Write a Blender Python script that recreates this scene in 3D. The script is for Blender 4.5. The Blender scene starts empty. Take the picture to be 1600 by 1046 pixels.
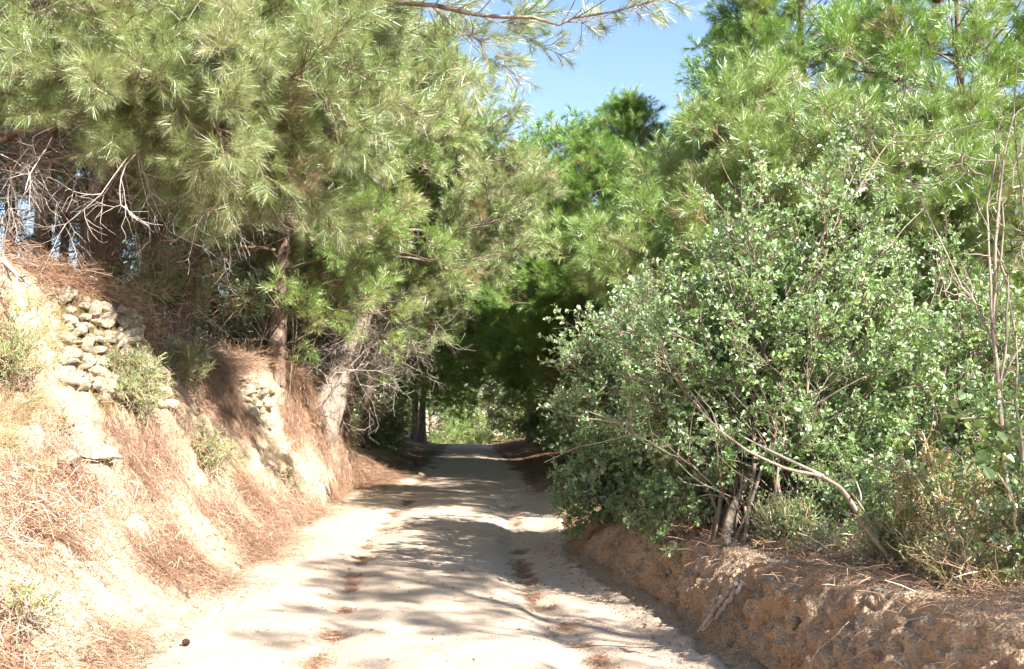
import bpy, bmesh, math, random
import numpy as np
from mathutils import Vector, Matrix

# ------------------------------------------------------------------ camera, sky, sun, exposure
SC = bpy.context.scene
COL = SC.collection
YAW, PITCH, CAMZ, LENS = math.radians(2.39), math.radians(4.30), 1.6, 35.0
cam = bpy.data.cameras.new('camera')
cam.lens = LENS; cam.sensor_width = 36.0; cam.clip_start = 0.05; cam.clip_end = 3000
cam_o = bpy.data.objects.new('camera', cam); COL.objects.link(cam_o)
cam_o.location = (0, 0, CAMZ)
cam_o.rotation_euler = (math.pi / 2 + PITCH, 0, -YAW)
SC.camera = cam_o

SUN_AZ = math.radians(140)      # clockwise from +Y (the way the road runs): right and a little behind the viewer
SUN_EL = math.radians(36)
w = bpy.data.worlds.new('World'); SC.world = w; w.use_nodes = True
nt = w.node_tree
bg = nt.nodes['Background']
sky = nt.nodes.new('ShaderNodeTexSky'); sky.sky_type = 'NISHITA'; sky.sun_disc = False
sky.sun_elevation = SUN_EL; sky.sun_rotation = SUN_AZ
sky.air_density = 1.0; sky.dust_density = 0.25; sky.ozone_density = 1.0
tc = nt.nodes.new('ShaderNodeTexCoord')
mp = nt.nodes.new('ShaderNodeMapping'); mp.inputs['Scale'].default_value = (1.2, 1.2, 3.2)
nz = nt.nodes.new('ShaderNodeTexNoise'); nz.inputs['Scale'].default_value = 2.2; nz.inputs['Detail'].default_value = 7
nz.inputs['Roughness'].default_value = 0.6
rp = nt.nodes.new('ShaderNodeValToRGB')
rp.color_ramp.elements[0].position = 0.56; rp.color_ramp.elements[0].color = (0, 0, 0, 1)
rp.color_ramp.elements[1].position = 0.82; rp.color_ramp.elements[1].color = (0.8, 0.8, 0.8, 1)
mx = nt.nodes.new('ShaderNodeMixRGB'); mx.inputs['Color2'].default_value = (8.5, 8.8, 9.2, 1)
nt.links.new(tc.outputs['Generated'], mp.inputs['Vector']); nt.links.new(mp.outputs[0], nz.inputs['Vector'])
nt.links.new(nz.outputs['Fac'], rp.inputs[0]); nt.links.new(rp.outputs[0], mx.inputs['Fac'])
nt.links.new(sky.outputs[0], mx.inputs['Color1']); nt.links.new(mx.outputs[0], bg.inputs['Color'])
bg.inputs['Strength'].default_value = 0.075

sun = bpy.data.lights.new('sun', 'SUN'); sun.energy = 5.0; sun.angle = math.radians(0.53); sun.color = (1.0, 0.96, 0.90)
sun_o = bpy.data.objects.new('sun', sun); COL.objects.link(sun_o); sun_o.location = (20, -10, 30)
sdir = Vector((math.sin(SUN_AZ) * math.cos(SUN_EL), math.cos(SUN_AZ) * math.cos(SUN_EL), math.sin(SUN_EL)))
sun_o.rotation_euler = sdir.to_track_quat('Z', 'Y').to_euler()

SC.view_settings.view_transform = 'Standard'; SC.view_settings.look = 'None'
SC.view_settings.gamma = 1.0; SC.view_settings.exposure = 2.0; SC.view_settings.use_curve_mapping = False
cy = SC.cycles
cy.max_bounces = 5; cy.diffuse_bounces = 2; cy.glossy_bounces = 1; cy.transmission_bounces = 2; cy.transparent_max_bounces = 4
cy.sample_clamp_indirect = 6.0
cy.use_denoising = True
cy.debug_use_spatial_splits = True
cy.use_adaptive_sampling = True; cy.adaptive_threshold = 0.02

# ------------------------------------------------------------------ small helpers
RNG = np.random.default_rng(7)
_perm = np.random.default_rng(3).permutation(256); _perm = np.concatenate([_perm, _perm, _perm])
_g = np.random.default_rng(4).normal(size=(256, 3)); _g /= np.linalg.norm(_g, axis=1)[:, None]

def noise(p):
    p = np.asarray(p, float)
    i = np.floor(p).astype(int); f = p - i; i &= 255
    u = f * f * f * (f * (f * 6 - 15) + 10)
    out = np.zeros(len(p))
    for dx in (0, 1):
        for dy in (0, 1):
            for dz in (0, 1):
                h = _perm[_perm[_perm[(i[:, 0] + dx) & 255] + ((i[:, 1] + dy) & 255)] + ((i[:, 2] + dz) & 255)]
                d = np.einsum('ij,ij->i', _g[h], f - (dx, dy, dz))
                wx = u[:, 0] if dx else 1 - u[:, 0]; wy = u[:, 1] if dy else 1 - u[:, 1]; wz = u[:, 2] if dz else 1 - u[:, 2]
                out += d * wx * wy * wz
    return out * 1.4

def fbm(p, octaves=4, gain=0.5):
    p = np.asarray(p, float); s = np.zeros(len(p)); a = 1.0
    for k in range(octaves):
        s += a * noise(p + 17.3 * k); p = p * 2.03; a *= gain
    return s

def sstep(a, b, x):
    t = np.clip((np.asarray(x, float) - a) / (b - a), 0, 1); return t * t * (3 - 2 * t)

def tab(xs, ys):
    xs = np.array(xs, float); ys = np.array(ys, float)
    return lambda v: np.interp(v, xs, ys)

def mesh_obj(name, verts, faces, mat, parent=None, smooth=True, mats=None, midx=None):
    me = bpy.data.meshes.new(name)
    verts = np.asarray(verts, np.float32).reshape(-1, 3)
    me.vertices.add(len(verts)); me.vertices.foreach_set('co', verts.ravel())
    faces = list(faces) if not isinstance(faces, np.ndarray) else faces
    if isinstance(faces, np.ndarray):
        n, k = faces.shape
        me.loops.add(n * k); me.polygons.add(n)
        me.loops.foreach_set('vertex_index', faces.astype(np.int32).ravel())
        me.polygons.foreach_set('loop_start', np.arange(0, n * k, k, dtype=np.int32))
    else:
        tot = sum(len(f) for f in faces)
        me.loops.add(tot); me.polygons.add(len(faces))
        me.loops.foreach_set('vertex_index', np.fromiter((i for f in faces for i in f), np.int32, tot))
        st = np.cumsum([0] + [len(f) for f in faces[:-1]]).astype(np.int32)
        me.polygons.foreach_set('loop_start', st)
    if smooth: me.polygons.foreach_set('use_smooth', np.ones(len(me.polygons), bool))
    for m in (mats or [mat]): me.materials.append(m)
    if midx is not None: me.polygons.foreach_set('material_index', np.asarray(midx, np.int32))
    me.update(calc_edges=True); me.validate()
    o = bpy.data.objects.new(name, me)
    return link(o, parent)

def link(o, parent=None):
    COL.objects.link(o)
    if parent is not None: o.parent = parent
    return o

def tag(o, label=None, cat=None, group=None, kind=None):
    if label: o['label'] = label
    if cat: o['category'] = cat
    if group: o['group'] = group
    if kind: o['kind'] = kind
    return o

def thing(name, label, cat, loc, group=None):
    o = bpy.data.objects.new(name, None); o.empty_display_size = 0.2
    o.location = loc; link(o)
    return tag(o, label, cat, group)

def attr(o, name, vals):
    a = o.data.attributes.new(name, 'FLOAT', 'POINT'); a.data.foreach_set('value', np.asarray(vals, np.float32))

def grid_faces(r, c):
    i = np.arange(r * c).reshape(r, c)
    return np.stack([i[:-1, :-1], i[:-1, 1:], i[1:, 1:], i[1:, :-1]], -1).reshape(-1, 4)

def tubes(curves, sides=5):
    """curves: list of (points Kx3, radii K) -> verts, quads"""
    V, F, base = [], [], 0
    by = {}
    for p, r in curves: by.setdefault(len(p), []).append((p, r))
    ang = np.linspace(0, 2 * math.pi, sides, endpoint=False)
    for K, cs in by.items():
        P = np.array([c[0] for c in cs], float); R = np.array([c[1] for c in cs], float)
        T = np.gradient(P, axis=1); T /= np.linalg.norm(T, axis=2, keepdims=True) + 1e-9
        D = P[:, -1] - P[:, 0]; D /= np.linalg.norm(D, axis=1, keepdims=True) + 1e-9
        ref = np.where(np.abs(D[:, 2:3]) > 0.7, np.array([[1., .2, 0]]), np.array([[0, .1, 1.]]))
        U = np.cross(T, ref[:, None, :]); U /= np.linalg.norm(U, axis=2, keepdims=True) + 1e-9
        W = np.cross(T, U)
        ring = P[:, :, None, :] + R[:, :, None, None] * (np.cos(ang)[None, None, :, None] * U[:, :, None, :] + np.sin(ang)[None, None, :, None] * W[:, :, None, :])
        M = len(cs); V.append(ring.reshape(-1, 3))
        idx = np.arange(M * K * sides).reshape(M, K, sides) + base
        a = idx[:, :-1, :]; b = np.roll(a, -1, 2); d = idx[:, 1:, :]; c = np.roll(d, -1, 2)
        F.append(np.stack([a, b, c, d], -1).reshape(-1, 4)); base += M * K * sides
    return np.concatenate(V), np.concatenate(F)

def unit(v):
    v = np.asarray(v, float); return v / (np.linalg.norm(v) + 1e-9)

def eulers(D, roll):
    """XYZ eulers turning +Z onto each row of D, spun by roll about it"""
    D = D / (np.linalg.norm(D, axis=1, keepdims=True) + 1e-9)
    ref = np.where(np.abs(D[:, 2:3]) > 0.95, np.array([[1., 0, 0]]), np.array([[0, 0, 1.]]))
    X = np.cross(ref, D); X /= np.linalg.norm(X, axis=1, keepdims=True); Y = np.cross(D, X)
    c, s = np.cos(roll)[:, None], np.sin(roll)[:, None]
    X, Y = c * X + s * Y, -s * X + c * Y
    ex = np.arctan2(Y[:, 2], D[:, 2]); ey = np.arcsin(np.clip(-X[:, 2], -1, 1)); ez = np.arctan2(X[:, 1], X[:, 0])
    return np.stack([ex, ey, ez], 1)

_groups = {}
def scatter_group(templates):
    key = tuple(t.name for t in templates)
    if key in _groups: return _groups[key]
    g = bpy.data.node_groups.new('scatter', 'GeometryNodeTree')
    g.interface.new_socket('Geometry', in_out='INPUT', socket_type='NodeSocketGeometry')
    g.interface.new_socket('Geometry', in_out='OUTPUT', socket_type='NodeSocketGeometry')
    N = g.nodes; L = g.links
    gi = N.new('NodeGroupInput'); go = N.new('NodeGroupOutput')
    iop = N.new('GeometryNodeInstanceOnPoints')
    join = N.new('GeometryNodeJoinGeometry')
    for t in templates:
        oi = N.new('GeometryNodeObjectInfo'); oi.inputs['Object'].default_value = t
        gti = N.new('GeometryNodeGeometryToInstance')
        L.new(oi.outputs['Geometry'], gti.inputs[0]); L.new(gti.outputs[0], join.inputs[0])
    def named(n, t):
        a = N.new('GeometryNodeInputNamedAttribute'); a.data_type = t; a.inputs['Name'].default_value = n; return a.outputs['Attribute']
    e2r = N.new('FunctionNodeEulerToRotation')
    L.new(named('rot', 'FLOAT_VECTOR'), e2r.inputs[0])
    L.new(gi.outputs[0], iop.inputs['Points']); L.new(join.outputs[0], iop.inputs['Instance'])
    iop.inputs['Pick Instance'].default_value = True
    L.new(named('idx', 'INT'), iop.inputs['Instance Index'])
    L.new(e2r.outputs[0], iop.inputs['Rotation']); L.new(named('scl', 'FLOAT'), iop.inputs['Scale'])
    L.new(iop.outputs[0], go.inputs[0])
    _groups[key] = g
    return g

def scatter(name, P, D, templates, parent=None, smin=0.8, smax=1.2, kind='stuff', rng=RNG, scl=None):
    P = np.asarray(P, float).reshape(-1, 3)
    me = bpy.data.meshes.new(name)
    me.vertices.add(len(P)); me.vertices.foreach_set('co', P.astype(np.float32).ravel())
    e = eulers(np.asarray(D, float).reshape(-1, 3), rng.uniform(0, 6.28, len(P)))
    a = me.attributes.new('rot', 'FLOAT_VECTOR', 'POINT'); a.data.foreach_set('vector', e.astype(np.float32).ravel())
    a = me.attributes.new('scl', 'FLOAT', 'POINT')
    a.data.foreach_set('value', (rng.uniform(smin, smax, len(P)) if scl is None else np.asarray(scl)).astype(np.float32))
    a = me.attributes.new('idx', 'INT', 'POINT'); a.data.foreach_set('value', rng.integers(0, len(templates), len(P)).astype(np.int32))
    o = bpy.data.objects.new(name, me); link(o, parent)
    for m in templates[0].data.materials: me.materials.append(m)
    md = o.modifiers.new('scatter', 'NODES'); md.node_group = scatter_group(templates)
    if kind: o['kind'] = kind
    return o

def template(name, V, F, mats, midx):
    """a mesh shape that scatter() copies; it is not itself in the scene"""
    me = bpy.data.meshes.new(name)
    me.from_pydata([tuple(v) for v in V], [], [tuple(f) for f in F])
    for m in mats: me.materials.append(m)
    me.polygons.foreach_set('material_index', np.asarray(midx, np.int32)); me.update()
    return bpy.data.objects.new(name, me)

# ------------------------------------------------------------------ materials
def newmat(name):
    m = bpy.data.materials.new(name); m.use_nodes = True
    n = m.node_tree.nodes; n.clear()
    out = n.new('ShaderNodeOutputMaterial')
    return m, n, m.node_tree.links, out

def ramp(n, stops):
    r = n.new('ShaderNodeValToRGB'); el = r.color_ramp.elements
    while len(el) < len(stops): el.new(0.5)
    for e, (p, c) in zip(el, stops): e.position = p; e.color = (*c, 1)
    return r

def noise_node(n, l, scale, detail=4, rough=0.55, vec=None, scl3=None):
    t = n.new('ShaderNodeTexNoise'); t.inputs['Scale'].default_value = scale
    t.inputs['Detail'].default_value = detail; t.inputs['Roughness'].default_value = rough
    if vec is not None:
        if scl3:
            mpn = n.new('ShaderNodeMapping'); mpn.inputs['Scale'].default_value = scl3
            l.new(vec, mpn.inputs[0]); vec = mpn.outputs[0]
        l.new(vec, t.inputs['Vector'])
    return t

def leaf_mat(name, stops, transl=0.35, gloss=0.25, rough=0.4, tcol=(0.35, 0.5, 0.08), tmul=1.0):
    """thin leaf: diffuse + light through the blade + waxy sheen; colour varies from spray to spray"""
    m, n, l, out = newmat(name)
    oi = n.new('ShaderNodeObjectInfo'); r = ramp(n, stops); l.new(oi.outputs['Random'], r.inputs[0])
    geo = n.new('ShaderNodeNewGeometry')
    isl = n.new('ShaderNodeHueSaturation'); l.new(r.outputs[0], isl.inputs['Color'])
    mr = n.new('ShaderNodeMapRange'); mr.inputs['To Min'].default_value = 0.7; mr.inputs['To Max'].default_value = 1.35
    l.new(geo.outputs['Random Per Island'], mr.inputs['Value']); l.new(mr.outputs[0], isl.inputs['Value'])
    d = n.new('ShaderNodeBsdfDiffuse'); l.new(isl.outputs[0], d.inputs['Color'])
    t = n.new('ShaderNodeBsdfTranslucent')
    mm = n.new('ShaderNodeMixRGB'); mm.blend_type = 'MIX'; mm.inputs['Fac'].default_value = 0.45; mm.inputs['Color2'].default_value = (*tcol, 1)
    l.new(isl.outputs[0], mm.inputs['Color1']); l.new(mm.outputs[0], t.inputs['Color'])
    a = n.new('ShaderNodeMixShader'); a.inputs[0].default_value = transl; l.new(d.outputs[0], a.inputs[1]); l.new(t.outputs[0], a.inputs[2])
    g = n.new('ShaderNodeBsdfGlossy'); g.inputs['Roughness'].default_value = rough; g.inputs['Color'].default_value = (0.9, 0.95, 0.85, 1)
    lw = n.new('ShaderNodeLayerWeight'); lw.inputs['Blend'].default_value = 0.35
    ml = n.new('ShaderNodeMath'); ml.operation = 'MULTIPLY_ADD'; ml.inputs[1].default_value = gloss; ml.inputs[2].default_value = gloss * 0.25
    l.new(lw.outputs['Fresnel'], ml.inputs[0])
    b = n.new('ShaderNodeMixShader'); l.new(ml.outputs[0], b.inputs[0]); l.new(a.outputs[0], b.inputs[1]); l.new(g.outputs[0], b.inputs[2])
    l.new(b.outputs[0], out.inputs[0])
    return m

def bark_mat(name, c0, c1, c2, scale=14, stretch=0.25, bump=0.6, rough=0.9):
    m, n, l, out = newmat(name)
    tcn = n.new('ShaderNodeTexCoord')
    a = noise_node(n, l, scale, 6, 0.65, tcn.outputs['Object'], (1, 1, stretch))
    v = n.new('ShaderNodeTexVoronoi'); v.inputs['Scale'].default_value = scale * 1.6; v.feature = 'DISTANCE_TO_EDGE'
    mpn = n.new('ShaderNodeMapping'); mpn.inputs['Scale'].default_value = (1, 1, stretch)
    l.new(tcn.outputs['Object'], mpn.inputs[0]); l.new(mpn.outputs[0], v.inputs['Vector'])
    r = ramp(n, [(0.3, c0), (0.5, c1), (0.72, c2)]); l.new(a.outputs['Fac'], r.inputs[0])
    p = n.new('ShaderNodeBsdfPrincipled'); p.inputs['Roughness'].default_value = rough; p.inputs['Specular IOR Level'].default_value = 0.2
    l.new(r.outputs[0], p.inputs['Base Color'])
    ad = n.new('ShaderNodeMath'); ad.operation = 'ADD'; l.new(a.outputs['Fac'], ad.inputs[0])
    sm = n.new('ShaderNodeMath'); sm.operation = 'SMOOTH_MIN'; sm.inputs[1].default_value = 0.25; sm.inputs[2].default_value = 0.1
    l.new(v.outputs['Distance'], sm.inputs[0]); l.new(sm.outputs[0], ad.inputs[1])
    bp = n.new('ShaderNodeBump'); bp.inputs['Strength'].default_value = bump; bp.inputs['Distance'].default_value = 0.03
    l.new(ad.outputs[0], bp.inputs['Height']); l.new(bp.outputs[0], p.inputs['Normal'])
    l.new(p.outputs[0], out.inputs[0])
    return m

def soil_mat(name, sand, pale, litter, moss=(0.22, 0.17, 0.05), bump=0.5, pebble=0.5, streak=None):
    """earth with a cover of fallen needles where the 'litter' attribute says so and mossy soil where 'moss' does"""
    m, n, l, out = newmat(name)
    tcn = n.new('ShaderNodeTexCoord'); vec = tcn.outputs['Object']
    big = noise_node(n, l, 0.9, 5, 0.6, vec); fine = noise_node(n, l, 22, 6, 0.7, vec); mid = noise_node(n, l, 5.0, 6, 0.65, vec, streak)
    grain = noise_node(n, l, 190, 2, 0.7, vec)
    r = ramp(n, [(0.32, sand), (0.66, pale)])
    s1 = n.new('ShaderNodeMath'); s1.operation = 'MULTIPLY_ADD'; s1.inputs[1].default_value = 0.5
    l.new(mid.outputs['Fac'], s1.inputs[0])
    s2 = n.new('ShaderNodeMath'); s2.operation = 'MULTIPLY'; s2.inputs[1].default_value = 0.5; l.new(big.outputs['Fac'], s2.inputs[0])
    l.new(s2.outputs[0], s1.inputs[2]); l.new(s1.outputs[0], r.inputs[0])
    # stones and grit as darker and lighter specks
    vo = n.new('ShaderNodeTexVoronoi'); vo.inputs['Scale'].default_value = 55; vo.inputs['Randomness'].default_value = 1
    l.new(vec, vo.inputs['Vector'])
    sp = ramp(n, [(0.0, (0.62, 0.58, 0.54)), (0.5, (1, 1, 1)), (1.0, (1.12, 1.1, 1.06))]); l.new(grain.outputs['Fac'], sp.inputs[0])
    m1 = n.new('ShaderNodeMixRGB'); m1.blend_type = 'MULTIPLY'; m1.inputs['Fac'].default_value = 0.8
    l.new(r.outputs[0], m1.inputs['Color1']); l.new(sp.outputs[0], m1.inputs['Color2'])
    def cover(attrname, lo, hi, col0, col1, prev):
        at = n.new('ShaderNodeAttribute'); at.attribute_name = attrname
        ad = n.new('ShaderNodeMath'); ad.operation = 'ADD'; l.new(at.outputs['Fac'], ad.inputs[0])
        f2 = n.new('ShaderNodeMath'); f2.operation = 'MULTIPLY_ADD'; f2.inputs[1].default_value = 0.9; f2.inputs[2].default_value = -0.45
        l.new(fine.outputs['Fac'], f2.inputs[0])
        f3 = n.new('ShaderNodeMath'); f3.operation = 'MULTIPLY_ADD'; f3.inputs[1].default_value = 1.0
        l.new(mid.outputs['Fac'], f3.inputs[0]); l.new(f2.outputs[0], f3.inputs[2])
        f4 = n.new('ShaderNodeMath'); f4.operation = 'SUBTRACT'; f4.inputs[1].default_value = 0.5; l.new(f3.outputs[0], f4.inputs[0])
        l.new(f4.outputs[0], ad.inputs[1])
        mr = n.new('ShaderNodeMapRange'); mr.inputs['From Min'].default_value = lo; mr.inputs['From Max'].default_value = hi
        l.new(ad.outputs[0], mr.inputs['Value'])
        cr = ramp(n, [(0.3, col0), (0.7, col1)]); l.new(fine.outputs['Fac'], cr.inputs[0])
        mxn = n.new('ShaderNodeMixRGB'); l.new(mr.outputs[0], mxn.inputs['Fac']); l.new(prev, mxn.inputs['Color1']); l.new(cr.outputs[0], mxn.inputs['Color2'])
        return mxn.outputs[0]
    c = cover('litter', 0.35, 0.75, tuple(x * 0.6 for x in litter), litter, m1.outputs[0])
    c = cover('moss', 0.5, 0.8, tuple(x * 0.6 for x in moss), moss, c)
    p = n.new('ShaderNodeBsdfPrincipled'); p.inputs['Roughness'].default_value = 0.95; p.inputs['Specular IOR Level'].default_value = 0.12
    l.new(c, p.inputs['Base Color'])
    h = n.new('ShaderNodeMath'); h.operation = 'MULTIPLY_ADD'; h.inputs[1].default_value = 0.35
    l.new(grain.outputs['Fac'], h.inputs[0]); l.new(fine.outputs['Fac'], h.inputs[2])
    h2 = n.new('ShaderNodeMath'); h2.operation = 'MULTIPLY_ADD'; h2.inputs[1].default_value = -pebble
    l.new(vo.outputs['Distance'], h2.inputs[0]); l.new(h.outputs[0], h2.inputs[2])
    bp = n.new('ShaderNodeBump'); bp.inputs['Strength'].default_value = bump; bp.inputs['Distance'].default_value = 0.035
    l.new(h2.outputs[0], bp.inputs['Height']); l.new(bp.outputs[0], p.inputs['Normal'])
    l.new(p.outputs[0], out.inputs[0])
    return m

def stone_mat(name, c0, c1, c2):
    m, n, l, out = newmat(name)
    tcn = n.new('ShaderNodeTexCoord'); oi = n.new('ShaderNodeObjectInfo')
    av = n.new('ShaderNodeVectorMath'); av.operation = 'ADD'; l.new(tcn.outputs['Object'], av.inputs[0]); l.new(oi.outputs['Location'], av.inputs[1])
    a = noise_node(n, l, 7, 7, 0.7, av.outputs[0]); b = noise_node(n, l, 45, 5, 0.7, av.outputs[0])
    r = ramp(n, [(0.34, c0), (0.5, c1), (0.68, c2)]); l.new(a.outputs['Fac'], r.inputs[0])
    hs = n.new('ShaderNodeHueSaturation'); l.new(r.outputs[0], hs.inputs['Color'])
    mr = n.new('ShaderNodeMapRange'); mr.inputs['To Min'].default_value = 0.75; mr.inputs['To Max'].default_value = 1.15
    l.new(oi.outputs['Random'], mr.inputs['Value']); l.new(mr.outputs[0], hs.inputs['Value'])
    p = n.new('ShaderNodeBsdfPrincipled'); p.inputs['Roughness'].default_value = 0.9; p.inputs['Specular IOR Level'].default_value = 0.2
    l.new(hs.outputs[0], p.inputs['Base Color'])
    bp = n.new('ShaderNodeBump'); bp.inputs['Strength'].default_value = 0.7; bp.inputs['Distance'].default_value = 0.03
    l.new(b.outputs['Fac'], bp.inputs['Height']); l.new(bp.outputs[0], p.inputs['Normal'])
    l.new(p.outputs[0], out.inputs[0])
    return m

PINE_STOPS = [(0.0, (0.095, 0.20, 0.016)), (0.4, (0.14, 0.26, 0.022)), (0.8, (0.185, 0.30, 0.034)), (0.975, (0.23, 0.30, 0.055)), (1.0, (0.28, 0.18, 0.06))]
M = {}
M['needle'] = leaf_mat('pine needles', PINE_STOPS, transl=0.28, gloss=0.2, rough=0.45, tcol=(0.36, 0.58, 0.05))
M['needle_pale'] = leaf_mat('pale dry pine needles', [(0.0, (0.15, 0.25, 0.03)), (0.5, (0.205, 0.305, 0.052)), (0.85, (0.26, 0.32, 0.08)), (0.97, (0.27, 0.26, 0.09)), (1.0, (0.30, 0.18, 0.06))], transl=0.28, gloss=0.30, rough=0.42, tcol=(0.42, 0.55, 0.08))
M['needle_near'] = leaf_mat('straw green pine needles', [(0.0, (0.15, 0.22, 0.035)), (0.5, (0.22, 0.275, 0.065)), (0.85, (0.28, 0.30, 0.10)), (0.96, (0.33, 0.29, 0.13)), (1.0, (0.34, 0.20, 0.08))], transl=0.28, gloss=0.38, rough=0.42, tcol=(0.45, 0.52, 0.12))
M['oak_leaf'] = leaf_mat('small grey-green leaves', [(0.0, (0.125, 0.225, 0.05)), (0.5, (0.20, 0.31, 0.10)), (0.85, (0.29, 0.38, 0.19)), (1.0, (0.25, 0.32, 0.06))], transl=0.38, gloss=0.27, rough=0.55, tcol=(0.36, 0.55, 0.07))
M['green_leaf'] = leaf_mat('fresh green leaves', [(0.0, (0.07, 0.14, 0.015)), (0.6, (0.13, 0.21, 0.03)), (1.0, (0.22, 0.22, 0.04))], transl=0.45, gloss=0.4, rough=0.4)
M['dry_leaf'] = leaf_mat('yellowing leaves', [(0.0, (0.26, 0.21, 0.05)), (0.5, (0.40, 0.28, 0.09)), (0.8, (0.45, 0.28, 0.11)), (1.0, (0.20, 0.24, 0.05))], transl=0.35, gloss=0.3, rough=0.5, tcol=(0.5, 0.35, 0.1))
M['straw'] = leaf_mat('dry straw', [(0.0, (0.36, 0.26, 0.13)), (0.5, (0.45, 0.35, 0.19)), (1.0, (0.30, 0.28, 0.12))], transl=0.25, gloss=0.15, rough=0.5, tcol=(0.5, 0.4, 0.2))
M['litter'] = leaf_mat('fallen pine needles', [(0.0, (0.17, 0.08, 0.045)), (0.5, (0.28, 0.15, 0.09)), (1.0, (0.42, 0.28, 0.18))], transl=0.1, gloss=0.25, rough=0.5, tcol=(0.4, 0.2, 0.1))
M['bark'] = bark_mat('pine bark', (0.07, 0.045, 0.032), (0.17, 0.115, 0.085), (0.28, 0.20, 0.155))
M['bark_pale'] = bark_mat('weathered pale bark', (0.11, 0.08, 0.06), (0.26, 0.20, 0.155), (0.40, 0.325, 0.26), scale=11)
M['twig'] = bark_mat('twig bark', (0.10, 0.065, 0.04), (0.20, 0.14, 0.09), (0.27, 0.20, 0.14), scale=30, bump=0.2)
M['dead'] = bark_mat('dead grey wood', (0.22, 0.17, 0.13), (0.38, 0.32, 0.27), (0.50, 0.43, 0.37), scale=30, bump=0.2)
M['stem'] = bark_mat('smooth shrub bark', (0.10, 0.075, 0.05), (0.20, 0.155, 0.11), (0.30, 0.24, 0.18), scale=22, bump=0.3)
M['stem_grey'] = bark_mat('grey brown bark', (0.13, 0.10, 0.075), (0.27, 0.215, 0.165), (0.38, 0.31, 0.25), scale=26, bump=0.3)
M['cone'] = bark_mat('pine cone scales', (0.06, 0.035, 0.022), (0.13, 0.075, 0.045), (0.22, 0.14, 0.09), scale=40, stretch=1, bump=0.8)
M['road'] = soil_mat('sandy road', (0.43, 0.32, 0.23), (0.57, 0.455, 0.355), (0.22, 0.11, 0.07), bump=0.6)
M['bank'] = soil_mat('pale bank soil', (0.42, 0.285, 0.18), (0.60, 0.47, 0.34), (0.33, 0.17, 0.115), (0.20, 0.14, 0.05), bump=0.9, streak=(0.8, 2.2, 0.6))
M['earth'] = soil_mat('brown earth', (0.52, 0.30, 0.155), (0.66, 0.495, 0.335), (0.24, 0.12, 0.07), moss=(0.50, 0.38, 0.26), bump=1.0, pebble=0.9)
M['floor'] = soil_mat('forest floor', (0.22, 0.13, 0.07), (0.36, 0.25, 0.15), (0.20, 0.10, 0.055), moss=(0.10, 0.11, 0.03), bump=0.8)
M['stone'] = stone_mat('pale limestone', (0.20, 0.145, 0.08), (0.42, 0.35, 0.25), (0.57, 0.51, 0.42))
M['stone_warm'] = stone_mat('warm sandstone', (0.22, 0.13, 0.07), (0.42, 0.29, 0.17), (0.55, 0.43, 0.30))

# ------------------------------------------------------------------ the lie of the land
FPX = 1600 * LENS / 36.0
_f = np.array([math.sin(YAW) * math.cos(PITCH), math.cos(YAW) * math.cos(PITCH), math.sin(PITCH)])
_r = np.array([math.cos(YAW), -math.sin(YAW), 0.0]); _u = np.cross(_r, _f)
CAMP = np.array([0, 0, CAMZ])
def ray(x, y): return _f + _r * (x - 800) / FPX + _u * (523 - y) / FPX
def at(x, y, D):
    """world point seen at photo position (x, y) that lies D metres up the road"""
    d = ray(x, y); return CAMP + d * (D / d[1])

edge_l = tab([-4, 3, 6, 10.8, 15, 19, 25, 35, 45, 70], [-2.0, -2.05, -2.1, -2.3, -2.35, -2.4, -2.2, -1.8, -1.6, -1.6])
edge_r = tab([-4, 3, 6, 7.8, 10.4, 12.4, 17, 25, 40, 70], [2.1, 1.95, 1.78, 1.58, 1.2, 1.3, 1.75, 2.05, 1.6, 1.6])
top_h = tab([-4, 2, 6, 9.5, 10.6, 11.3, 12.3, 14, 16, 18, 19.6, 20.8, 21.8, 23, 30, 60], [2.2, 2.5, 2.75, 2.92, 2.88, 2.7, 2.0, 2.25, 2.35, 2.25, 2.0, 1.5, .85, 0.6, 0.55, 0.4])
top_x = tab([-4, 2, 8.5, 10.4, 11.3, 12.4, 13.5, 16, 18.5, 20, 21.5, 25, 60], [-4.6, -4.6, -4.4, -3.95, -3.7, -4.3, -4.0, -3.55, -3.05, -2.8, -3.0, -3.6, -3.4])
prof_e = tab([0, 9.5, 13, 17, 20, 24], [1.45, 1.45, 1.3, 1.05, 0.75, 0.9])
bank_r_h = tab([-4, 3, 5, 8, 10, 11.5, 13.5, 16, 30, 60], [0.75, 0.74, 0.70, 0.60, 0.50, 0.36, 0.24, 0.22, 0.3, 0.3])
bank_r_w = tab([-4, 5, 8, 10, 12, 15, 60], [0.42, 0.42, 0.40, 0.40, 0.5, 1.1, 1.4])

def crest(y):
    return -0.012 * np.clip(np.asarray(y, float) - 46, 0, 40) ** 2 * (np.asarray(y) < 1e9)

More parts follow.
